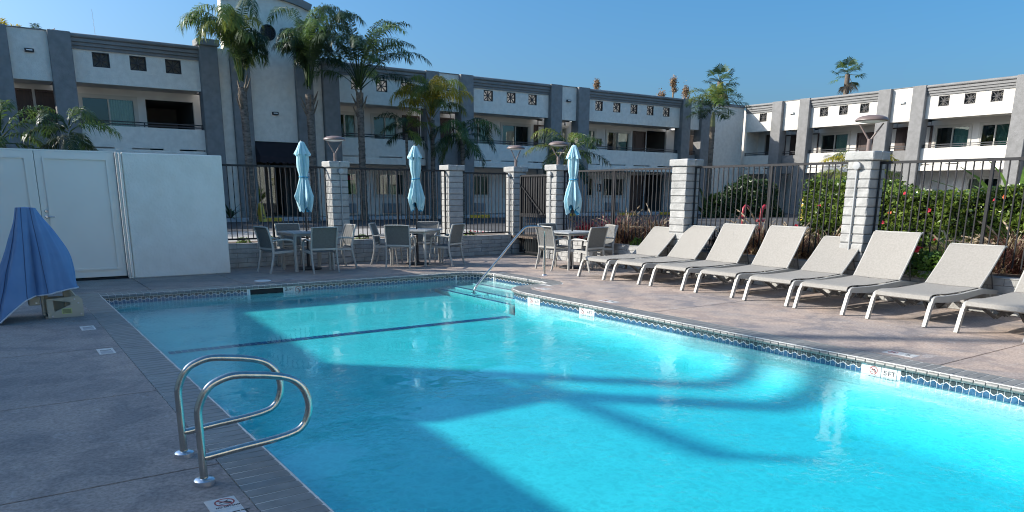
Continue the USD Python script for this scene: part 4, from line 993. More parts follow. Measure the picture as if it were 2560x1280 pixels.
# ------------------------------------------------------------------ grab rails and step handrail
gp = smooth_path([(0, .0), (0, .22), (0, .40), (.028, .495), (.095, .568), (.205, .597), (.33, .583), (.475, .553), (.545, .52), (.605, .44), (.622, .36), (.60, .27), (.545, .215), (.43, .19), (.22, .172), (.012, .152)], 6)
def grab(label, x, y):
    t = thing('grab_rail', label, 'grab rail', (x, y, 0))
    obj('tube', MB().tube([(a, 0, b) for a, b in gp], .0215, 16), 'steel', t, smooth=40)
    obj('escutcheon', MB().lathe([(.024, .038), (.045, .036), (.057, .026), (.059, 0)], 28), 'steel_cap', t, smooth=35)
    return t
g0_ = grab('nearer stainless steel grab rail at the left coping', .80, 4.165)
grab('farther stainless steel grab rail at the left coping', .802, 4.70)
t = thing('handrail', 'long stainless steel handrail slanting down over the pool steps', 'handrail', (8.905, 11.708, 0))
hp = smooth_path([(0, 0), (0, .4), (.005, .72), (-.005, .84), (-.055, .915), (-.14, .95), (-.40, .957), (-.48, .94), (-.56, .88), (-1.1, .36), (-1.52, -.04), (-1.60, -.125), (-1.64, -.19), (-1.65, -.26)], 6)
obj('tube', MB().tube([(a, 0, b) for a, b in hp], .0215, 16), 'steel', t, smooth=40)
obj('escutcheon', MB().lathe([(.024, .02), (.05, .018), (.06, 0)], 24), 'steel_cap', t, smooth=35)
obj('foot_plate', MB().lathe([(.024, .016), (.05, .014), (.055, 0)], 24, (-1.65, 0, -.245)), 'steel_cap', t, smooth=35)

# ------------------------------------------------------------------ sun loungers (local x runs from the feet to the head)
def make_lounger(name, label, ang):
    t = thing(name, label, 'sun lounger', group='sun loungers in a row along the fence')
    w, hx, hz = .345, 1.36, .395
    for s in (-1, 1):
        y = s * (w + .022)
        rail = smooth_path([(.06, .262), (.062, .315), (.085, .355), (.14, .372), (.3, .365), (.7, .36), (1.1, .375), (1.4, .385), (1.62, .36), (1.86, .335)], 5)
        m = MB(); hts = np.interp(np.linspace(0, 1, len(rail)), [0, .06, .3, .6, 1], [.05, .075, .095, .085, .06])
        P = []
        tn = np.gradient(rail, axis=0); tn /= np.linalg.norm(tn, axis=1, keepdims=True); nn = np.stack([-tn[:, 1], tn[:, 0]], 1)
        for (x, z), h, q in zip(rail, hts, nn):
            c0, c1 = (x + q[0] * 0, z + q[1] * 0), (x - q[0] * h, z - q[1] * h)
            P.append([(c0[0], y - .02, c0[1] - .006), (c0[0], y - .012, c0[1]), (c0[0], y + .012, c0[1]), (c0[0], y + .02, c0[1] - .006), (c1[0], y + .018, c1[1]), (c1[0], y - .018, c1[1]), (c0[0], y - .02, c0[1] - .006)])
        m.grid(P)
        obj('side_rail', m, 'resin_taupe', t, smooth=50)
        obj('leg', MB().obox((.068, y, .285), (-.03, y, 0), .042, .052, up=(1, 0, 0)), 'resin_taupe', t)
        obj('leg', MB().obox((1.66, y - s * .01, .30), (1.80, y - s * .01, 0), .042, .052, up=(1, 0, 0)), 'resin_taupe', t)
    obj('front_bar', MB().tube([(.075, -w, .325), (.075, w, .325)], .016, 8), 'resin_taupe', t, smooth=40)
    for xb, zb_ in ((.95, .315), (1.72, .31)): obj('cross_bar', MB().obox((xb, -w, zb_), (xb, w, zb_), .05, .03), 'resin_taupe', t)
    for s in (-1, 1):
        v = MB()
        for xa in (.34, .62): v.obox((xa, s * .3, .30), (xa + .10, s * .16, .17), .03, .045).obox((xa + .10, s * .16, .17), (xa + .19, s * .04, .30), .03, .045)
        obj('brace', v, 'resin_dark', t)
    xs = smooth_path([(.045, .325), (.06, .362), (.10, .384), (.2, .388), (.55, .374), (.95, .378), (hx - .03, hz)], 4)
    ys_ = np.linspace(-w, w, 9); sag = .010 * (1 - (ys_ / w) ** 2)
    S = np.array([[(x, y, z - g * min(1, x * 4)) for y, g in zip(ys_, sag)] for x, z in xs])
    obj('seat_sling', MB().sheet(S, .006), 'sling_taupe', t, smooth=45)
    L = .83; c, s_ = math.cos(ang), math.sin(ang)
    bs_ = smooth_path([(.0, .0), (.1, -.004), (.4, -.012), (.66, -.004), (.76, .0), (.805, -.012), (L, -.045)], 4)
    B = np.array([[(hx + a * c - (b - g) * s_, y, hz + a * s_ + (b - g) * c) for y, g in zip(ys_, sag)] for a, b in bs_])
    obj('back_sling', MB().sheet(B, .006), 'sling_taupe', t, smooth=45)
    for s in (-1, 1):
        y = s * (w + .004)
        obj('back_frame', MB().tube([(hx + a * c - (b - .012) * s_, y, hz + a * s_ + (b - .012) * c) for a, b in bs_[::2]], .016, 8), 'resin_taupe', t, smooth=40)
        p1 = (hx + .42 * c + .03 * s_, y * .93, hz + .42 * s_ - .03 * c)
        obj('prop', MB().tube([p1, (hx + .42 * c + .12 + .1 * (1.2 - ang), y * .93, .345)], .009, 6), 'resin_dark', t)
    obj('head_bar', MB().tube([(hx + .80 * c + .02 * s_, -w, hz + .8 * s_ - .02 * c), (hx + .80 * c + .02 * s_, w, hz + .8 * s_ - .02 * c)], .014, 8), 'resin_taupe', t, smooth=40)
    return t
deg = math.radians
LG = [(9.36, 10.80, -.01, 'lo', 'farthest sun lounger with lowered back, next to the third table'), (9.43, 9.93, -.03, 'mid', 'second sun lounger from the third table, beside the block pillar'),
      (9.46, 8.94, .0, 'hi', 'third sun lounger from the third table, with steep back'), (9.46, 7.90, .01, 'hi', 'fourth sun lounger from the third table, with steep back'),
      (9.40, 6.87, .02, 'lo', 'fifth sun lounger, with lowered back before the lamp pillar'), (9.36, 5.96, .0, 'hi', 'sixth sun lounger, with steep back just right of the lamp pillar'),
      (9.37, 4.87, .01, 'lo', 'nearest whole sun lounger, with lowered back beside the red geranium'), (9.31, 3.73, .0, 'hi', 'sun lounger cut off by the right edge of the photo')]
AN = {'lo': deg(42), 'mid': deg(48), 'hi': deg(56)}
protos = {}
for x, y, r, k, lab in LG:
    if k not in protos:
        protos[k] = make_lounger('sun_lounger', lab, AN[k]); p = protos[k]
        p.GetAttribute('xformOp:translate').Set(Gf.Vec3d(x, y, 0)); p.GetAttribute('xformOp:rotateZ').Set(math.degrees(r))
    else: copy_of(protos[k], lab, (x, y, 0), r)

# ------------------------------------------------------------------ tables, chairs, umbrellas
def make_table(label, loc, rot):
    t = thing('patio_table', label, 'table', loc, rot, 'square patio tables by the fence')
    h = .46
    tp_ = Polygon([(-h, -h), (h, -h), (h, h), (-h, h)]).buffer(-.04).buffer(.04).difference(Polygon(arc(0, 0, .026, 0, 2 * PI, 20)))
    obj('tabletop', MB().ext(tp_, .028, z0=.757), 'table_top', t)
    ap = Polygon([(-h + .05, -h + .05), (h - .05, -h + .05), (h - .05, h - .05), (-h + .05, h - .05)])
    obj('apron', MB().ext(ap.difference(ap.buffer(-.025)), .045, z0=.711), 'resin_taupe', t)
    for i in (-1, 1):
        for j in (-1, 1):
            x, y = i * (h - .075), j * (h - .075)
            obj('leg', MB().tube([(x, y, .757), (x, y, .66), (x + i * .02, y + j * .02, 0)], [.042, .032, .026], 8), 'resin_taupe', t, smooth=40)
    return t
TB = [((5.36, 15.24, 0), .02, 'square grey patio table, leftmost, in the shade of the enclosure'), ((7.81, 15.04, 0), deg(37), 'square grey patio table, middle one, turned corner-on'), ((10.30, 12.63, 0), .06, 'square grey patio table, rightmost, beside the first lounger')]
tb0 = make_table(TB[0][2], TB[0][0], TB[0][1])
for loc, r, lab in TB[1:]: copy_of(tb0, lab, loc, r)

def make_chair(label):
    t = thing('patio_chair', label, 'chair', group='sling patio chairs round the three tables')
    w = .255
    for s in (-1, 1):
        rp = smooth_path([(-.30, 0), (-.255, .15), (-.215, .32), (-.205, .45), (-.225, .60), (-.27, .78), (-.315, .905)], 5)
        obj('rear_leg', MB().tube([(x, s * w, z) for x, z in rp], np.interp(np.linspace(0, 1, len(rp)), [0, .5, 1], [.017, .021, .015]), 8, flat=1.25), 'resin_taupe', t, smooth=45)
        fp_ = smooth_path([(.30, 0), (.285, .2), (.262, .42), (.245, .56), (.225, .615), (.17, .64), (.05, .655), (-.10, .65), (-.225, .635)], 5)
        obj('front_leg', MB().tube([(x, s * (w + .018), z) for x, z in fp_], np.interp(np.linspace(0, 1, len(fp_)), [0, .4, .65, 1], [.017, .021, .023, .016]), 8, flat=1.0), 'resin_taupe', t, smooth=45)
        obj('seat_rail', MB().obox((.262, s * w, .42), (-.21, s * w, .405), .03, .045), 'resin_taupe', t)
    ys_ = np.linspace(-w + .012, w - .012, 7); g = .012 * (1 - (ys_ / w) ** 2)
    sp_ = smooth_path([(.275, .41), (.268, .437), (.24, .447), (.1, .432), (-.1, .418), (-.19, .425)], 4)
    obj('seat_sling', MB().sheet([[(x, y, z - k) for y, k in zip(ys_, g)] for x, z in sp_], .006), 'sling_grey', t, smooth=45)
    bp_ = smooth_path([(-.205, .44), (-.215, .56), (-.25, .72), (-.285, .85), (-.312, .9), (-.33, .895)], 4)
    obj('back_sling', MB().sheet([[(x - k, y, z) for y, k in zip(ys_, g)] for x, z in bp_], .006), 'sling_grey', t, smooth=45)
    obj('top_bar', MB().tube([(-.318, y, .90 + .006 * (1 - (y / w) ** 2)) for y in np.linspace(-w, w, 7)], .014, 8), 'resin_taupe', t, smooth=45)
    obj('back_bar', MB().obox((-.222, -w, .475), (-.222, w, .475), .02, .035, up=(0, 0, 1)), 'resin_taupe', t)
    obj('front_bar', MB().obox((.262, -w, .415), (.262, w, .415), .028, .03), 'resin_taupe', t)
    return t
CH = [(4.66, 15.06, deg(12), 'patio chair on the left of the leftmost table, near the enclosure'), (5.40, 14.56, deg(88), 'patio chair before the leftmost table, seen from behind'),
      (6.02, 15.20, deg(183), 'patio chair right of the leftmost table with stripes of fence shadow on its back'), (5.28, 15.92, deg(-92), 'patio chair on the far side of the leftmost table against the planter wall'),
      (7.22, 14.66, deg(52), 'patio chair before the middle table, seen from behind'), (7.26, 15.44, deg(-38), 'patio chair on the left of the middle table'),
      (8.34, 14.58, deg(118), 'patio chair on the right of the middle table'), (8.36, 15.62, deg(-130), 'patio chair on the far side of the middle table'),
      (9.84, 12.60, deg(4), 'patio chair on the left of the rightmost table, behind the handrail'), (10.22, 11.95, deg(97), 'patio chair before the rightmost table, dark back towards the pool'),
      (10.92, 12.40, deg(168), 'patio chair right of the rightmost table with sunlit back'), (10.40, 13.28, deg(-88), 'patio chair on the far side of the rightmost table by the gate pillar')]
ch0 = None
for x, y, r, lab in CH:
    if ch0 is None:
        ch0 = make_chair(lab); ch0.GetAttribute('xformOp:translate').Set(Gf.Vec3d(x, y, 0)); ch0.GetAttribute('xformOp:rotateZ').Set(math.degrees(r))
    else: copy_of(ch0, lab, (x, y, 0), r)

def make_umbrella(label, x, y, seed, tilt=0.0):
    r_ = np.random.default_rng(seed)
    t = thing('closed_umbrella', label, 'umbrella', (x, y, 0), r_.uniform(0, 6), 'closed blue umbrellas through the table centres')
    obj('base', MB().lathe([(0, .075), (.04, .075), (.055, .06), (.2, .045), (.255, .03), (.27, .012), (.27, 0)], 32), 'cast_iron', t, smooth=35)
    obj('base_tube', MB().lathe([(.026, .05), (.03, .06), (.03, .42), (.024, .43)], 14), 'cast_iron', t, smooth=35)
    obj('pole', MB().tube([(0, 0, .06), (0, 0, 2.56)], .019, 12), 'pole_bronze', t, smooth=40)
    nt = 144; ph = r_.uniform(0, 6, 4)
    def pleat(R0, amp, k=8):
        def fn(V, th):
            V = V.copy()
            for i in range(len(V)):
                z = V[i, 0, 2]; rr = np.linalg.norm(V[i, 0, :2])
                A = amp(z)
                f = 1 + A * (np.abs(np.sin(th * k / 2 + ph[0] + .5 * math.sin(z * 3 + ph[1]))) ** .6 - .62) + A * .18 * np.sin(th * 3 + ph[2] + 2.4 * z) + A * .16 * np.sin(th * 13 + ph[3] - 3 * z)
                V[i, :, 0] = rr * np.cos(th) * f; V[i, :, 1] = rr * np.sin(th) * f
            return V
        return fn
    zz = np.linspace(2.40, 1.25, 34)
    prof = [(np.interp(z, [1.25, 1.36, 1.46, 1.62, 1.76, 1.87, 1.92, 2.02, 2.2, 2.40], [.10, .128, .145, .118, .088, .064, .066, .082, .090, .08]), z) for z in zz]
    def hemmed(V, th):
        V = pleat(0, lambda z: np.interp(z, [1.25, 1.5, 1.87, 2.1, 2.4], [.95, .9, .6, .85, .7]))(V, th)
        d = .075 * np.sin(th * 4 + ph[0]) + .05 * np.sin(th * 2 + ph[1])
        for i in range(len(V)): V[i, :, 2] += d * max(0, (1.55 - prof[i][1]) / .3)
        return V
    can = obj('canopy', MB().lathe(prof, nt, (0, 0, 0), hemmed), 'umbrella_cloth', t, smooth=True)
    inn = [(p[0] * .9, p[1]) for p in prof if p[1] < 1.6]
    prof2 = prof; prof = inn
    obj('lining', MB().lathe(inn, nt, (0, 0, 0), hemmed), 'umbrella_inner', can, smooth=True); prof = prof2
    pv = [(.025, 2.575), (.05, 2.56), (.072, 2.50), (.098, 2.42), (.125, 2.335), (.13, 2.31)]
    def vent_fn(V, th):
        V = pleat(0, lambda z: np.interp(z, [2.31, 2.45, 2.57], [.6, .45, .15]))(V, th)
        V[-2:, :, 2] += .022 * np.sin(th * 8 + ph[2]); return V
    obj('vent_cap', MB().lathe(pv, nt, (0, 0, 0), vent_fn), 'umbrella_cloth', t, smooth=True)
    obj('finial', MB().lathe([(0, 2.60), (.018, 2.597), (.026, 2.585), (.026, 2.568), (0, 2.566)], 14), 'pole_bronze', t, smooth=40)
    obj('tie', MB().tube([(.088 * math.cos(a), .088 * math.sin(a), 1.875 + .008 * math.sin(a)) for a in np.linspace(0, 2 * PI, 25)], .012, 6), 'umbrella_inner', t, smooth=True)
    return t
make_umbrella('closed pale blue umbrella, leftmost, through the shaded table', 5.38, 15.26, 2)
make_umbrella('closed pale blue umbrella in the middle, with dark finial', 7.83, 15.04, 5)
make_umbrella('closed pale blue umbrella on the right, nearest the gate', 10.32, 12.6, 9)

# ------------------------------------------------------------------ palms
def frond_mesh(R, L, az, el0, bend, n=46, leaf=.42, plume=.25, droop=.35, wid=.016, sweep=0.0, base=(0, 0, 0), t0=.17, pw=1.25):
    """a feather frond: a curved rachis with leaflets of three faces on both sides"""
    s = np.linspace(0, 1, 16); el = el0 - bend * s ** pw; a = az + sweep * s ** 2
    d = np.stack([np.cos(el) * np.cos(a), np.cos(el) * np.sin(a), np.sin(el)], 1)
    p = np.vstack([[0, 0, 0], np.cumsum((d[1:] + d[:-1]) / 2 * (L / 15), 0)]) + np.asarray(base)
    mb = MB(); mb.tube(p, np.interp(s, [0, .2, 1], [.028, .014, .003]) * (L / 2.6) ** .5, 5, caps=False)
    nr = mb.n
    t = np.linspace(t0, 1, n); side = np.repeat([[1], [-1]], n, 1).ravel(); tt = np.r_[t, t]
    P = np.stack([np.interp(tt, s, p[:, k]) for k in range(3)], 1); D = np.stack([np.interp(tt, s, d[:, k]) for k in range(3)], 1)
    D /= np.linalg.norm(D, axis=1, keepdims=True)
    sd_ = np.cross(D, [0, 0, 1.0]); sd_ /= np.linalg.norm(sd_, axis=1, keepdims=True) + 1e-9; up = np.cross(sd_, D)
    N = len(tt); j = R.normal(0, 1, (N, 3))
    dr = D * (.55 + .12 * j[:, :1]) + sd_ * side[:, None] * (.75 + .1 * j[:, 1:2]) + up * (plume * j[:, 2:3] + .12)
    dr /= np.linalg.norm(dr, axis=1, keepdims=True)
    ln = (leaf * np.interp(tt, [0, .17, .35, .75, 1], [.3, .55, 1, .85, .35]) * R.uniform(.8, 1.15, N))[:, None]
    g = np.array([0, 0, -1.0])
    A = P; B = P + dr * ln * .5 + g * ln * droop * .18; C = P + dr * ln * .88 + g * ln * droop * .85
    wv = np.cross(dr, up); wv /= np.linalg.norm(wv, axis=1, keepdims=True) + 1e-9; w = wid * R.uniform(.8, 1.2, (N, 1))
    V = np.stack([A - wv * w * .4, A + wv * w * .4, B - wv * w, B + wv * w, C], 1).reshape(-1, 3)
    i = np.arange(N)[:, None] * 5
    mb.add(V, np.concatenate([i + [0, 1, 3], i + [0, 3, 2], i + [2, 3, 4]]))
    return mb
def palm(name, label, x, y, zt, L, nf, mats, seed, trunk_r=.13, z0=ROAD, lean=(0, 0), el=(-.5, 1.35), leaf=.42, droop=.4, bend=(1.2, 2.0), n=46, boots=True, shaft=0.0, stem=0.0, bark='bark_palm', group=None, plume=.28, cat='palm tree', trunk=True, wid=.016, pw=1.25, thin=None):
    R = np.random.default_rng(seed); t = thing(name, label, cat, (x, y, z0), 0, group)
    h = zt - z0; s = np.linspace(0, 1, 64); c = np.stack([lean[0] * s ** 1.6 * h, lean[1] * s ** 1.6 * h, s * h], 1)
    rr = trunk_r * np.interp(s, [0, .06, .6, .85, 1], [1.5, 1.1, .95, 1.0, 1.05]) * (1 + .03 * R.normal(size=64) + .07 * (np.arange(64) % 3 == 0))
    if trunk:
        k = MB().tube(c, rr, 14); obj('trunk', k, bark, t, smooth=50)
    top = c[-1]
    if boots:
        for k in range(9):
            a = R.uniform(0, 2 * PI); z = -R.uniform(0, .9); q = top + [math.cos(a) * trunk_r * .9, math.sin(a) * trunk_r * .9, z]
            obj('leaf_base', MB().tube([q, q + np.array([math.cos(a) * .10, math.sin(a) * .10, .2]), q + np.array([math.cos(a) * .2, math.sin(a) * .2, .36 + R.uniform(0, .15)])], [.045, .03, .012], 5), 'palm_boot', t)
    if shaft: obj('crownshaft', MB().tube([top, top + [0, 0, shaft * .5], top + [0, 0, shaft]], [trunk_r * 1.05, trunk_r * .9, trunk_r * .45], 10), 'rachis_green', t, smooth=50); top = top + np.array([0, 0, shaft])
    top = top + np.array([0, 0, stem * .25])
    for k in range(nf):
        f = (k + .5) / nf; az = k * 2.39996 + R.uniform(-.25, .25); e = el[0] + (el[1] - el[0]) * f ** .85 + R.uniform(-.1, .1)
        b = np.interp(f, [0, 1], bend) * R.uniform(.85, 1.15)
        if thin is not None and math.cos(az - thin) > .35: e = min(e + .12, 1.56)
        m = frond_mesh(R, L * R.uniform(.82, 1.08) * (1 if f > .15 else .8) * (.62 if thin is not None and math.cos(az - thin) > .35 else 1), az, e, b, n, leaf * R.uniform(.85, 1.1), plume, droop, wid, t0=.17 + .12 * (stem > 0), pw=pw, sweep=R.uniform(-.4, .4), base=top + np.array([math.cos(az), math.sin(az), 0]) * trunk_r * .5 + [0, 0, f * .35])
        obj('frond', m, mats[int(R.integers(len(mats)))], t)
    return t
QG = 'queen palms before the motel wing'
palm('queen_palm', 'tall queen palm with pale drooping crown, left of the entrance tower', 7.78, 27.5, 5.05, 3.25, 24, ['frond_green', 'frond_olive', 'frond_green', 'frond_dark'], 21, el=(1.34, 1.56), bend=(2.8, 3.4), leaf=.55, droop=.95, n=70, lean=(-.015, 0), stem=.7, pw=2.8, thin=0.0)
palm('queen_palm', 'tall queen palm with dark upright crown, right of the entrance tower', 10.08, 27.5, 5.0, 3.7, 24, ['frond_dark', 'frond_dark', 'frond_green'], 5, el=(1.28, 1.56), bend=(2.2, 3.0), leaf=.55, droop=.8, n=70, stem=.7, pw=2.7, thin=PI)
palm('queen_palm', 'tallest queen palm with wide spreading fronds, right of the two tower palms', 12.0, 27.4, 5.2, 3.4, 26, ['frond_dark', 'frond_dark', 'frond_dark', 'frond_green'], 33, el=(.75, 1.5), bend=(1.7, 2.1), leaf=.52, droop=.7, n=70, stem=.5, pw=1.7)
palm('queen_palm', 'golden yellow-green palm with drooping crown, before the middle of the wing', 14.85, 27.0, 4.35, 2.1, 18, ['frond_gold', 'frond_gold', 'frond_olive'], 8, trunk_r=.09, el=(.95, 1.5), bend=(2.2, 2.7), leaf=.50, droop=.95, n=56, stem=.35, pw=1.8)
palm('small_palm', 'small dark palm behind the middle umbrella', 13.5, 26.6, 3.75, 1.25, 11, ['frond_dark', 'frond_olive'], 12, trunk_r=.05, el=(-.2, 1.3), bend=(1.0, 2.2), leaf=.34, droop=.8, n=34, boots=False)
palm('small_palm', 'drooping dark green palm behind the block pillar left of the gate', 15.75, 26.2, 3.6, 1.9, 14, ['frond_green', 'frond_dark'], 15, trunk_r=.08, el=(-.3, 1.2), bend=(1.2, 2.4), leaf=.42, droop=.9, n=46, boots=False)
palm('small_palm', 'bushy green and yellow palm behind the gate lamps', 20.2, 25.0, 3.05, 1.9, 18, ['frond_green', 'frond_dark', 'frond_dark', 'frond_olive'], 18, trunk_r=.1, el=(-.5, 1.35), bend=(.9, 2.0), leaf=.42, droop=.7, n=44, boots=False)
palm('small_palm', 'feathery palm at the left edge above the white door', .5, 24.0, 2.75, 1.55, 11, ['frond_green', 'frond_dark', 'frond_olive'], 44, trunk_r=.08, el=(-.1, 1.4), bend=(1.0, 1.9), leaf=.40, droop=.6, n=46, boots=False)
palm('small_palm', 'feathery dark palm rising over the white enclosure beside the grey pillar', 2.05, 24.0, 2.95, 1.35, 11, ['frond_dark', 'frond_green', 'frond_dark'], 47, trunk_r=.06, el=(-.2, 1.2), bend=(1.1, 2.1), leaf=.38, droop=.7, n=46, boots=False, bark='rachis_green')
palm('king_palm', 'slender palm with upright fan of fronds at the corner between the two wings', 31.75, 27.4, 5.0, 1.85, 17, ['frond_olive', 'frond_green', 'frond_green', 'frond_dark'], 52, trunk_r=.13, el=(.1, 1.5), bend=(.9, 2.0), leaf=.66, droop=.25, wid=.017, n=56, boots=False, shaft=.75, bark='bark_dark')
palm('small_palm', 'yellow-green sapling palm behind the hedge and the nearest lamp pillar', 17.2, 10.35, 1.75, 1.15, 12, ['frond_gold', 'frond_olive', 'leaf_light'], 61, trunk_r=.06, el=(.0, 1.3), bend=(.9, 1.9), leaf=.34, droop=.6, n=34, boots=False)
for k, (x, y, z) in enumerate(((1.55, 40.0, 7.75), (2.75, 40.0, 7.55))):
    palm('rooftop_palm', ['pale palm tip over the roof at the far left edge', 'dark palm tip over the roof, second from the left edge'][k], x, y, z, .8 + .2 * k, 8, [['frond_dry', 'frond_gold'], ['frond_dark', 'frond_dry']][k], 70 + k, trunk_r=.1, el=(.1, 1.4), bend=(.6, 1.6), leaf=.36, droop=.3, n=28, boots=False)

def fan_palm(label, x, y, zt, r, seed, trunk_r, dry=6, nf=26):
    R = np.random.default_rng(seed); t = thing('fan_palm', label, 'palm tree', (x, y, ROAD))
    h = zt - ROAD; obj('trunk', MB().tube([(0, 0, 0), (0.1, 0, h * .5), (0, 0, h)], [trunk_r * 1.2, trunk_r, trunk_r * .9], 12), 'bark_dark', t, smooth=50)
    for k in range(nf + dry):
        isdry = k >= nf; f = (k + .5) / nf if not isdry else 0
        az = k * 2.39996; e = -.5 + 1.9 * f + R.uniform(-.15, .15) if not isdry else R.uniform(-1.3, -.9)
        d = np.array([math.cos(e) * math.cos(az), math.cos(e) * math.sin(az), math.sin(e)]); sd_ = np.cross(d, [0, 0, 1.0]); sd_ /= np.linalg.norm(sd_) + 1e-9; up = np.cross(sd_, d)
        b = np.array([0, 0, h]); c = b + d * r * .5 + [0, 0, -.05 * r]
        mb = MB().tube([b, (b + c) / 2 + up * .03, c], [.03, .025, .02], 5, caps=False)
        for q in np.linspace(-1.35, 1.35, 15):
            w = d * math.cos(q) + sd_ * math.sin(q) + up * .12 * math.cos(q * 2); Lq = r * .55 * (1 - .12 * abs(q)) * R.uniform(.85, 1.1); tv = np.cross(w, up); tv /= np.linalg.norm(tv)
            m1 = c + w * Lq * .6; m2 = c + w * Lq * .95 + np.array([0, 0, -.22 * Lq])
            n0 = mb.n; mb.add([c, m1 - tv * r * .026, m1 + tv * r * .026, m2], [(0, 1, 2), (1, 3, 2)])
        obj('fan_leaf', mb, 'frond_dry' if isdry else ['frond_dark', 'frond_green'][k % 2], t)
    return t
fan_palm('far fan palm standing alone against the sky above the right wing', 111.1, 70.0, 19.5, 3.1, 3, .42, 2, 15)
fan_palm('far fan palm peeping over the corner roof behind the slender palm', 58.6, 50.0, 11.9, 2.0, 6, .28, 3, 15)

# ------------------------------------------------------------------ leafy things
def leaves(R, C, size, wmul=.55, orient=None):
    n = len(C); a = R.normal(size=(n, 3)); a[:, 2] = a[:, 2] * .7 + (.1 if orient is None else orient); a /= np.linalg.norm(a, axis=1, keepdims=True)
    b = np.cross(a, R.normal(size=(n, 3))); b /= np.linalg.norm(b, axis=1, keepdims=True) + 1e-9
    nrm = np.cross(a, b); L = size * R.uniform(.6, 1.25, (n, 1)); w = L * wmul
    V = np.stack([C - a * L * .5, C + b * w * .5 + nrm * w * .12, C + a * L * .5, C - b * w * .5 + nrm * w * .12], 1).reshape(-1, 3)
    i = np.arange(n)[:, None] * 4
    return V, np.concatenate([i + [0, 1, 2], i + [0, 2, 3]])
def flower(R, r):
    mb = MB(); ax = R.normal(size=3) + np.array([-1.2, -.5, .3]); ax /= np.linalg.norm(ax); u = np.cross(ax, [0, 0, 1.0]); u /= np.linalg.norm(u); v = np.cross(ax, u)
    for k in range(5):
        a = k * 2 * PI / 5; d = u * math.cos(a) + v * math.sin(a); e = u * math.cos(a + 1.57) + v * math.sin(a + 1.57)
        mb.add([d * 0, d * r * .6 + e * r * .42 + ax * r * .3, d * r * 1.0 + ax * r * .25, d * r * .6 - e * r * .42 + ax * r * .3], [(0, 1, 2), (0, 2, 3)])
    mb.tube([(0, 0, 0), ax * r * .9], [r * .08, r * .05], 4)
    return mb
R = np.random.default_rng(17)
hd = thing('hedge', 'clipped green hibiscus hedge with red flowers behind the fence on the right', 'hedge')
def hedge_top(y): return 1.74 + .08 * math.sin(y * 1.7) + np.interp(y, [2, 6.5, 8.2, 9.2], [-.08, -.08, .08, .05])
n = 30000; y = R.uniform(1.8, 8.75, n); x = R.uniform(12.75, 14.4, n)
tz = np.array([hedge_top(a) for a in y]); bump_ = .18 * (meshkit.noise(np.stack([x * 2.2, y * 2.2, y * 0], 1), 3) - .5)
k = R.random(n)
z = np.where(k < .35, tz + bump_ - R.exponential(.05, n), R.uniform(.5, 1, n) * 0 + .48 + (tz + bump_ - .48) * R.random(n))
x = np.where(k >= .35, 12.75 + .25 * meshkit.noise(np.stack([y * 2.5, z * 2.5, z * 0], 1), 9) + R.exponential(.07, n), x)
rr = k > .9; y = np.where(rr, 8.75 + .15 * meshkit.noise(np.stack([x * 2, z * 3, x * 0], 1), 4) - R.exponential(.06, n), y); x = np.where(rr, R.uniform(12.8, 14.4, n), x)
m = MB(); m.add(*leaves(R, np.stack([x, y, z], 1), .075, .62))
tag(obj('foliage', m, 'leaf_hedge', hd), kind='stuff')
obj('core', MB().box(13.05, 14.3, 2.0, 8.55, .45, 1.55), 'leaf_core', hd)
for k in range(20):
    yy = [8.75, 8.3, 7.35, 7.32, 7.05, 6.95, 7.3, 6.3, 5.5, 4.9, 6.15, 5.2][k] if k < 12 else R.choice([7.2, 4.8, 3.6]) + R.normal(0, .3); zz = R.uniform(.8, 1.75)
    f = flower(R, R.uniform(.03, .045)); f.v = [v + np.array([12.70, yy, zz]) for v in f.v]; obj('flower', f, ['petal_red', 'petal_red', 'petal_orange'][k % 3], hd)

def bush(name, label, cat, c, rad, nleaf, size, m, seed, core=True, wmul=.5):
    R = np.random.default_rng(seed); t = thing(name, label, cat, c)
    d = R.normal(size=(nleaf, 3)); d /= np.linalg.norm(d, axis=1, keepdims=True); d[:, 2] = np.abs(d[:, 2])
    q = .62 + .5 * meshkit.noise(d * 2.6 + seed, seed) ; q = q * (1 - R.exponential(.13, nleaf)).clip(.2, 1.05)
    C = d * q[:, None] * np.asarray(rad)
    tag(obj('foliage', MB().add(*leaves(R, C, size, wmul)), m, t), kind='stuff')
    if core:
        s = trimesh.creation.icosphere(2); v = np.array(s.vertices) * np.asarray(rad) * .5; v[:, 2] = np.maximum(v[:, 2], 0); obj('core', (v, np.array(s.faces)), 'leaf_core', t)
    st = MB()
    for k in range(6):
        a = R.uniform(0, 2 * PI); st.tube([(0.05 * math.cos(a), .05 * math.sin(a), -.05), (rad[0] * .5 * math.cos(a), rad[1] * .5 * math.sin(a), rad[2] * .55)], [.02, .008], 5)
    obj('stems', st, 'bark_dark', t); return t
bush('shrub', 'large dark shrub before the blank corner wall, beyond the fence', 'shrub', (31.2, 24.2, ROAD), (2.3, 1.3, 2.25), 9000, .17, 'leaf_bush', 4, wmul=.45)
bush('shrub', 'low dark shrub left of the large corner shrub', 'shrub', (28.7, 24.0, ROAD), (1.1, .8, 1.3), 2500, .16, 'leaf_bush', 14, wmul=.4)
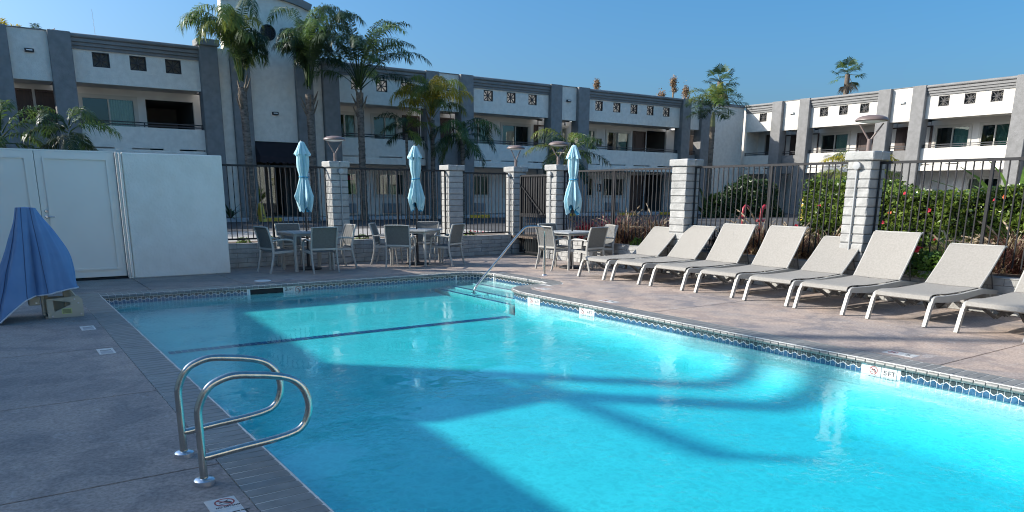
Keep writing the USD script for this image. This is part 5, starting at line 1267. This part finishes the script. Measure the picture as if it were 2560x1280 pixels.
def strap_plant(name, label, cat, c, n, L, m, seed, w=.05, el=(.5, 1.4)):
    R = np.random.default_rng(seed); t = thing(name, label, cat, c)
    for k in range(n):
        a = R.uniform(0, 2 * PI); e = R.uniform(*el); l = L * R.uniform(.7, 1.1); s = np.linspace(0, 1, 6); ee = e - .7 * s ** 2
        d = np.stack([np.cos(ee) * math.cos(a), np.cos(ee) * math.sin(a), np.sin(ee)], 1); p = np.vstack([[0, 0, 0], np.cumsum(d[1:] * l / 5, 0)]); sd_ = np.array([-math.sin(a), math.cos(a), 0])
        ww = w * np.array([.5, .9, 1, .9, .6, .05]); obj('leaf', MB().grid(np.stack([p - sd_ * ww[:, None], p + [0, 0, -.01], p + sd_ * ww[:, None]], 1)), m, t)
    return t
strap_plant('bird_of_paradise', 'tall bird of paradise plant at the left of the large corner shrub', 'plant', (28.45, 24.6, ROAD), 14, 1.7, 'leaf_bush', 5, .16, (.8, 1.5))
strap_plant('bird_of_paradise', 'broad-leaved plant at the right edge above the hedge', 'plant', (16.3, 6.35, ROAD), 22, 2.1, 'leaf_light', 6, .10, (.8, 1.5))
strap_plant('yucca', 'small spiky yucca at the foot of the white strip beside the tower', 'plant', (7.35, 28.95, ROAD + .1), 22, .75, 'frond_dark', 7, .04, (.2, 1.4))

def grass_clump(label, x, y, r, h, seed, mats, nb=420, plumes=0, z=ROAD - .02, group=None):
    R = np.random.default_rng(seed); t = thing('fountain_grass', label, 'ornamental grass', (x, y, z), 0, group)
    for gi, mm in enumerate(mats):
        n = nb // len(mats); a = R.uniform(0, 2 * PI, n); l = h * R.uniform(.6, 1.25, n); e0 = R.uniform(.75, 1.5, n); cv = R.uniform(.6, 1.7, n)
        s = np.linspace(0, 1, 5); ee = e0[:, None] - cv[:, None] * s ** 1.5
        dh = np.cos(ee) * l[:, None] / 4; dz = np.sin(ee) * l[:, None] / 4
        H = np.concatenate([np.zeros((n, 1)), np.cumsum(dh[:, 1:], 1)], 1); Z = np.concatenate([np.zeros((n, 1)), np.cumsum(dz[:, 1:], 1)], 1)
        bx, by = R.normal(0, r * .3, n), R.normal(0, r * .3, n); w = .0085 * np.array([1, 1, .9, .6, .1])
        px_, py_ = bx[:, None] + H * np.cos(a)[:, None], by[:, None] + H * np.sin(a)[:, None]
        sx_, sy_ = -np.sin(a)[:, None] * w, np.cos(a)[:, None] * w
        V = np.stack([np.stack([px_ - sx_, py_ - sy_, Z], -1), np.stack([px_ + sx_, py_ + sy_, Z], -1)], 2).reshape(-1, 3)
        i = (np.arange(n)[:, None] * 10 + np.arange(4)[None] * 2).reshape(-1, 1)
        tag(obj('blades', MB().add(V, np.concatenate([i + [0, 1, 3], i + [0, 3, 2]])), mm, t), kind='stuff')
    for k in range(plumes):
        a = R.uniform(0, 2 * PI); e = R.uniform(.7, 1.45); L = h * R.uniform(1.0, 1.45); s = np.linspace(0, 1, 9); ee = e - .75 * s ** 2
        d = np.stack([np.cos(ee) * math.cos(a), np.cos(ee) * math.sin(a), np.sin(ee)], 1); p = np.vstack([[0, 0, 0], np.cumsum(d[1:] * L / 8, 0)])
        mb = MB().tube(p, np.r_[np.full(6, .003), .016, .013, .004], 6)
        q = p[6:]; n = 70; tt = R.random(n); C = np.stack([np.interp(tt, [0, .5, 1], q[:, c]) for c in range(3)], 1) + R.normal(0, .006, (n, 3)); mb.add(*leaves(R, C, .035, .18))
        obj('plume', mb, 'plume', t)
    return t
GP = None
GL = [(11.95, 14.05, .3, .62, ['grass_red', 'grass_purple'], 3, 'crimson grass clump beside the right gate pillar'), (12.1, 13.35, .35, .7, ['grass_red', 'grass_purple'], 4, 'crimson and purple grass clump right of the third umbrella'),
      (11.9, 12.6, .35, .75, ['grass_purple', 'grass_straw'], 9, 'straw and purple fountain grass behind the rightmost table'), (12.0, 11.8, .4, .8, ['grass_purple', 'grass_straw', 'grass_purple'], 10, 'tallest purple fountain grass behind the first lounger'),
      (11.95, 11.05, .35, .55, ['grass_purple'], 4, 'low dark grass beside the pillar without a lamp behind the first lounger'), (11.9, 9.7, .35, .6, ['grass_purple', 'leaf_core'], 6, 'dark grass clump right of the lampless pillar behind the second lounger'),
      (12.0, 9.0, .4, .75, ['grass_purple', 'grass_straw'], 12, 'fountain grass with pale plumes behind the third lounger'), (11.95, 8.2, .35, .6, ['grass_purple', 'grass_straw'], 8, 'brown fountain grass behind the fence post of the fourth lounger'),
      (11.9, 7.5, .4, .6, ['grass_straw', 'grass_purple'], 8, 'straw-brown grass behind the fourth lounger beside the lamp pillar'), (12.15, 5.6, .3, .6, ['grass_straw', 'leaf_light'], 10, 'green-brown grass before the hedge behind the sixth lounger'),
      (12.3, 4.75, .4, .8, ['grass_purple', 'grass_straw', 'grass_purple'], 16, 'large plumed fountain grass behind the seventh lounger'), (12.3, 3.9, .42, .85, ['grass_purple', 'grass_straw', 'grass_purple'], 18, 'largest plumed fountain grass at the right edge'), (12.3, 3.0, .45, .85, ['grass_purple', 'grass_straw'], 10, 'fountain grass cut off by the right edge')]
for i, (x, y, r, h, mm, pl_, lab) in enumerate(GL): grass_clump(lab, x, y, r, h, 100 + i, mm, 780, pl_)
t = bush('geranium', 'small green geranium with red blooms spilling over the planter wall by the nearest lounger', 'plant', (11.38, 5.55, .42), (.3, .42, .42), 1500, .06, 'leaf_light', 9, wmul=.75)
for k in range(9):
    f = flower(R, .035); q = R.uniform(-1, 1, 3) * [.05, .06, .03] + [-.12, .12, .40]; f.v = [v + q for v in f.v]; obj('bloom', f, 'petal_red', t)
for k, (x, y, lab) in enumerate(((4.45, 16.62, 'small pale weed in the planter behind the leftmost table, nearer the enclosure'), (5.1, 16.6, 'small pale weed in the planter behind the first table'), (7.2, 16.62, 'low green weed in the planter behind the middle table'), (10.2, 16.65, 'low weed with pink flowers in the planter left of the gate'))):
    t = bush('weed', lab, 'plant', (x, y, ROAD), (.2, .14, .16), 160, .05, 'leaf_light', 80 + k, core=False)
    if k == 3:
        for i in range(10): f = flower(R, .025); q = R.uniform(-1, 1, 3) * [.5, .1, .05] + [0, 0, .12]; f.v = [v + q for v in f.v]; obj('bloom', f, 'petal_red', t)
bush('geranium', 'yellow-green weed at the planter corner behind the sunlit chair', 'plant', (11.42, 11.75, ROAD), (.16, .16, .2), 200, .06, 'leaf_light', 91, core=False)

# dry agave stalks and an antenna over the roof line
for k, (x, y, z, r, lab) in enumerate(((47.1, 45, 10.35, .36, 'tallest dry brown stalk over the roof near the corner'), (48.6, 45, 9.75, .4, 'dry brown stalk over the roof, right of the tallest'), (45.8, 45, 9.15, .4, 'dry brown stalk barely showing over the roof, left of the tallest'), (38.9, 45, 9.55, .28, 'small dark tuft over the middle of the roof'))):
    Rk = np.random.default_rng(200 + k); t = thing('dry_stalk', lab, 'plant', (x, y, ROAD)); h = z - ROAD
    obj('stem', MB().tube([(0, 0, 0), (.05, 0, h * .6), (0, 0, h)], [.14, .1, .06], 7), 'agave_dry', t)
    C = Rk.normal(size=(700, 3)) * [r * .35, r * .35, r * .55] + [0, 0, h]; C2 = Rk.normal(size=(250, 3)) * [r * .3, r * .3, r * .25] + [r * .4, 0, h - r * 1.6]
    tag(obj('pods', MB().add(*leaves(Rk, np.vstack([C, C2]), .13, .6)), 'agave_dry', t), kind='stuff')
t = thing('antenna', 'thin antenna rod over the roof at the left', 'antenna', (4.1, 33, 5.3)); obj('rod', MB().tube([(0, 0, 0), (-.06, 0, 2.75)], [.012, .006], 6), 'zinc', t); obj('foot', MB().lathe([(0, .05), (.06, .05), (.08, 0)], 10), 'zinc', t)

# ------------------------------------------------------------------ small things on the drive
def standpipe(label, x, y, h):
    t = thing('standpipe', label, 'standpipe', (x, y, ROAD))
    obj('riser', MB().tube([(0, 0, -.02), (0, 0, h * .8)], .035, 10), 'pipe_red', t, smooth=40); obj('flange', MB().lathe([(0, .1), (.1, .1), (.1, .06), (0, .06)], 16), 'pipe_red', t)
    obj('elbow', MB().tube([(0, 0, h * .78), (.02, 0, h * .92), (.1, 0, h), (.2, 0, h * .98), (.26, 0, h * .9)], [.038, .045, .05, .045, .04], 10), 'pipe_red', t, smooth=40)
    obj('outlet', MB().tube([(-.16, 0, h * .55), (.16, 0, h * .55)], .035, 10), 'pipe_red', t, smooth=40); return t
standpipe('red fire standpipe with bent head behind the fence and third lounger', 16.4, 12.35, .8)
standpipe('shorter red fire standpipe left of the bent one, farther off', 18.9, 14.9, .75)
t = thing('bollard', 'yellow bollard on the drive beside the hedge', 'bollard', (28.6, 19.45, ROAD)); obj('post', MB().lathe([(0, 1.0), (.06, .98), (.09, .93), (.09, 0)], 16), 'bollard_yellow', t, smooth=40); obj('band', MB().lathe([(.092, .8), (.092, .7)], 16), 'paper_white', t)
t = thing('floor_sign', 'yellow folding floor sign with dark lettering by the entrance', 'sign', (8.25, 28.15, ROAD), .3)
for s in (-1, 1):
    p = obj('panel', MB().add([(-.10, s * .16, 0), (.10, s * .16, 0), (.07, s * .02, .66), (-.07, s * .02, .66), (-.10, s * .18, 0), (.10, s * .18, 0), (.07, s * .035, .67), (-.07, s * .035, .67)], [(0, 1, 2, 3), (4, 5, 6, 7), (0, 1, 5, 4), (2, 3, 7, 6), (0, 3, 7, 4), (1, 2, 6, 5)]), 'bollard_yellow', t)
    if s < 0:
        for k in range(5): obj('lettering', MB().add([(x_, s * (.181 - .22 * (z_)), z_) for x_, z_ in ((-.05, .12 + k * .1), (.05, .12 + k * .1), (.04, .17 + k * .1), (-.04, .17 + k * .1))], [(0, 1, 2, 3)]), 'print_black', p)

R = np.random.default_rng(77); m = MB()
C = np.stack([np.r_[R.uniform(-1.2, .9, 26), R.uniform(7.5, 11, 30), R.uniform(2, 10, 14)], np.r_[R.uniform(2.5, 11, 26), R.uniform(3, 12, 30), R.uniform(13.5, 16.2, 14)], np.full(70, .006)], 1)
V, F = leaves(R, C, .03, .4, 0.0); V[:, 2] = .003 + np.abs(V[:, 2] - .006) * .25
tag(obj('leaf_litter', m.add(V, F), 'agave_dry'), 'few dry leaf bits scattered on the deck', 'leaf litter', kind='stuff')
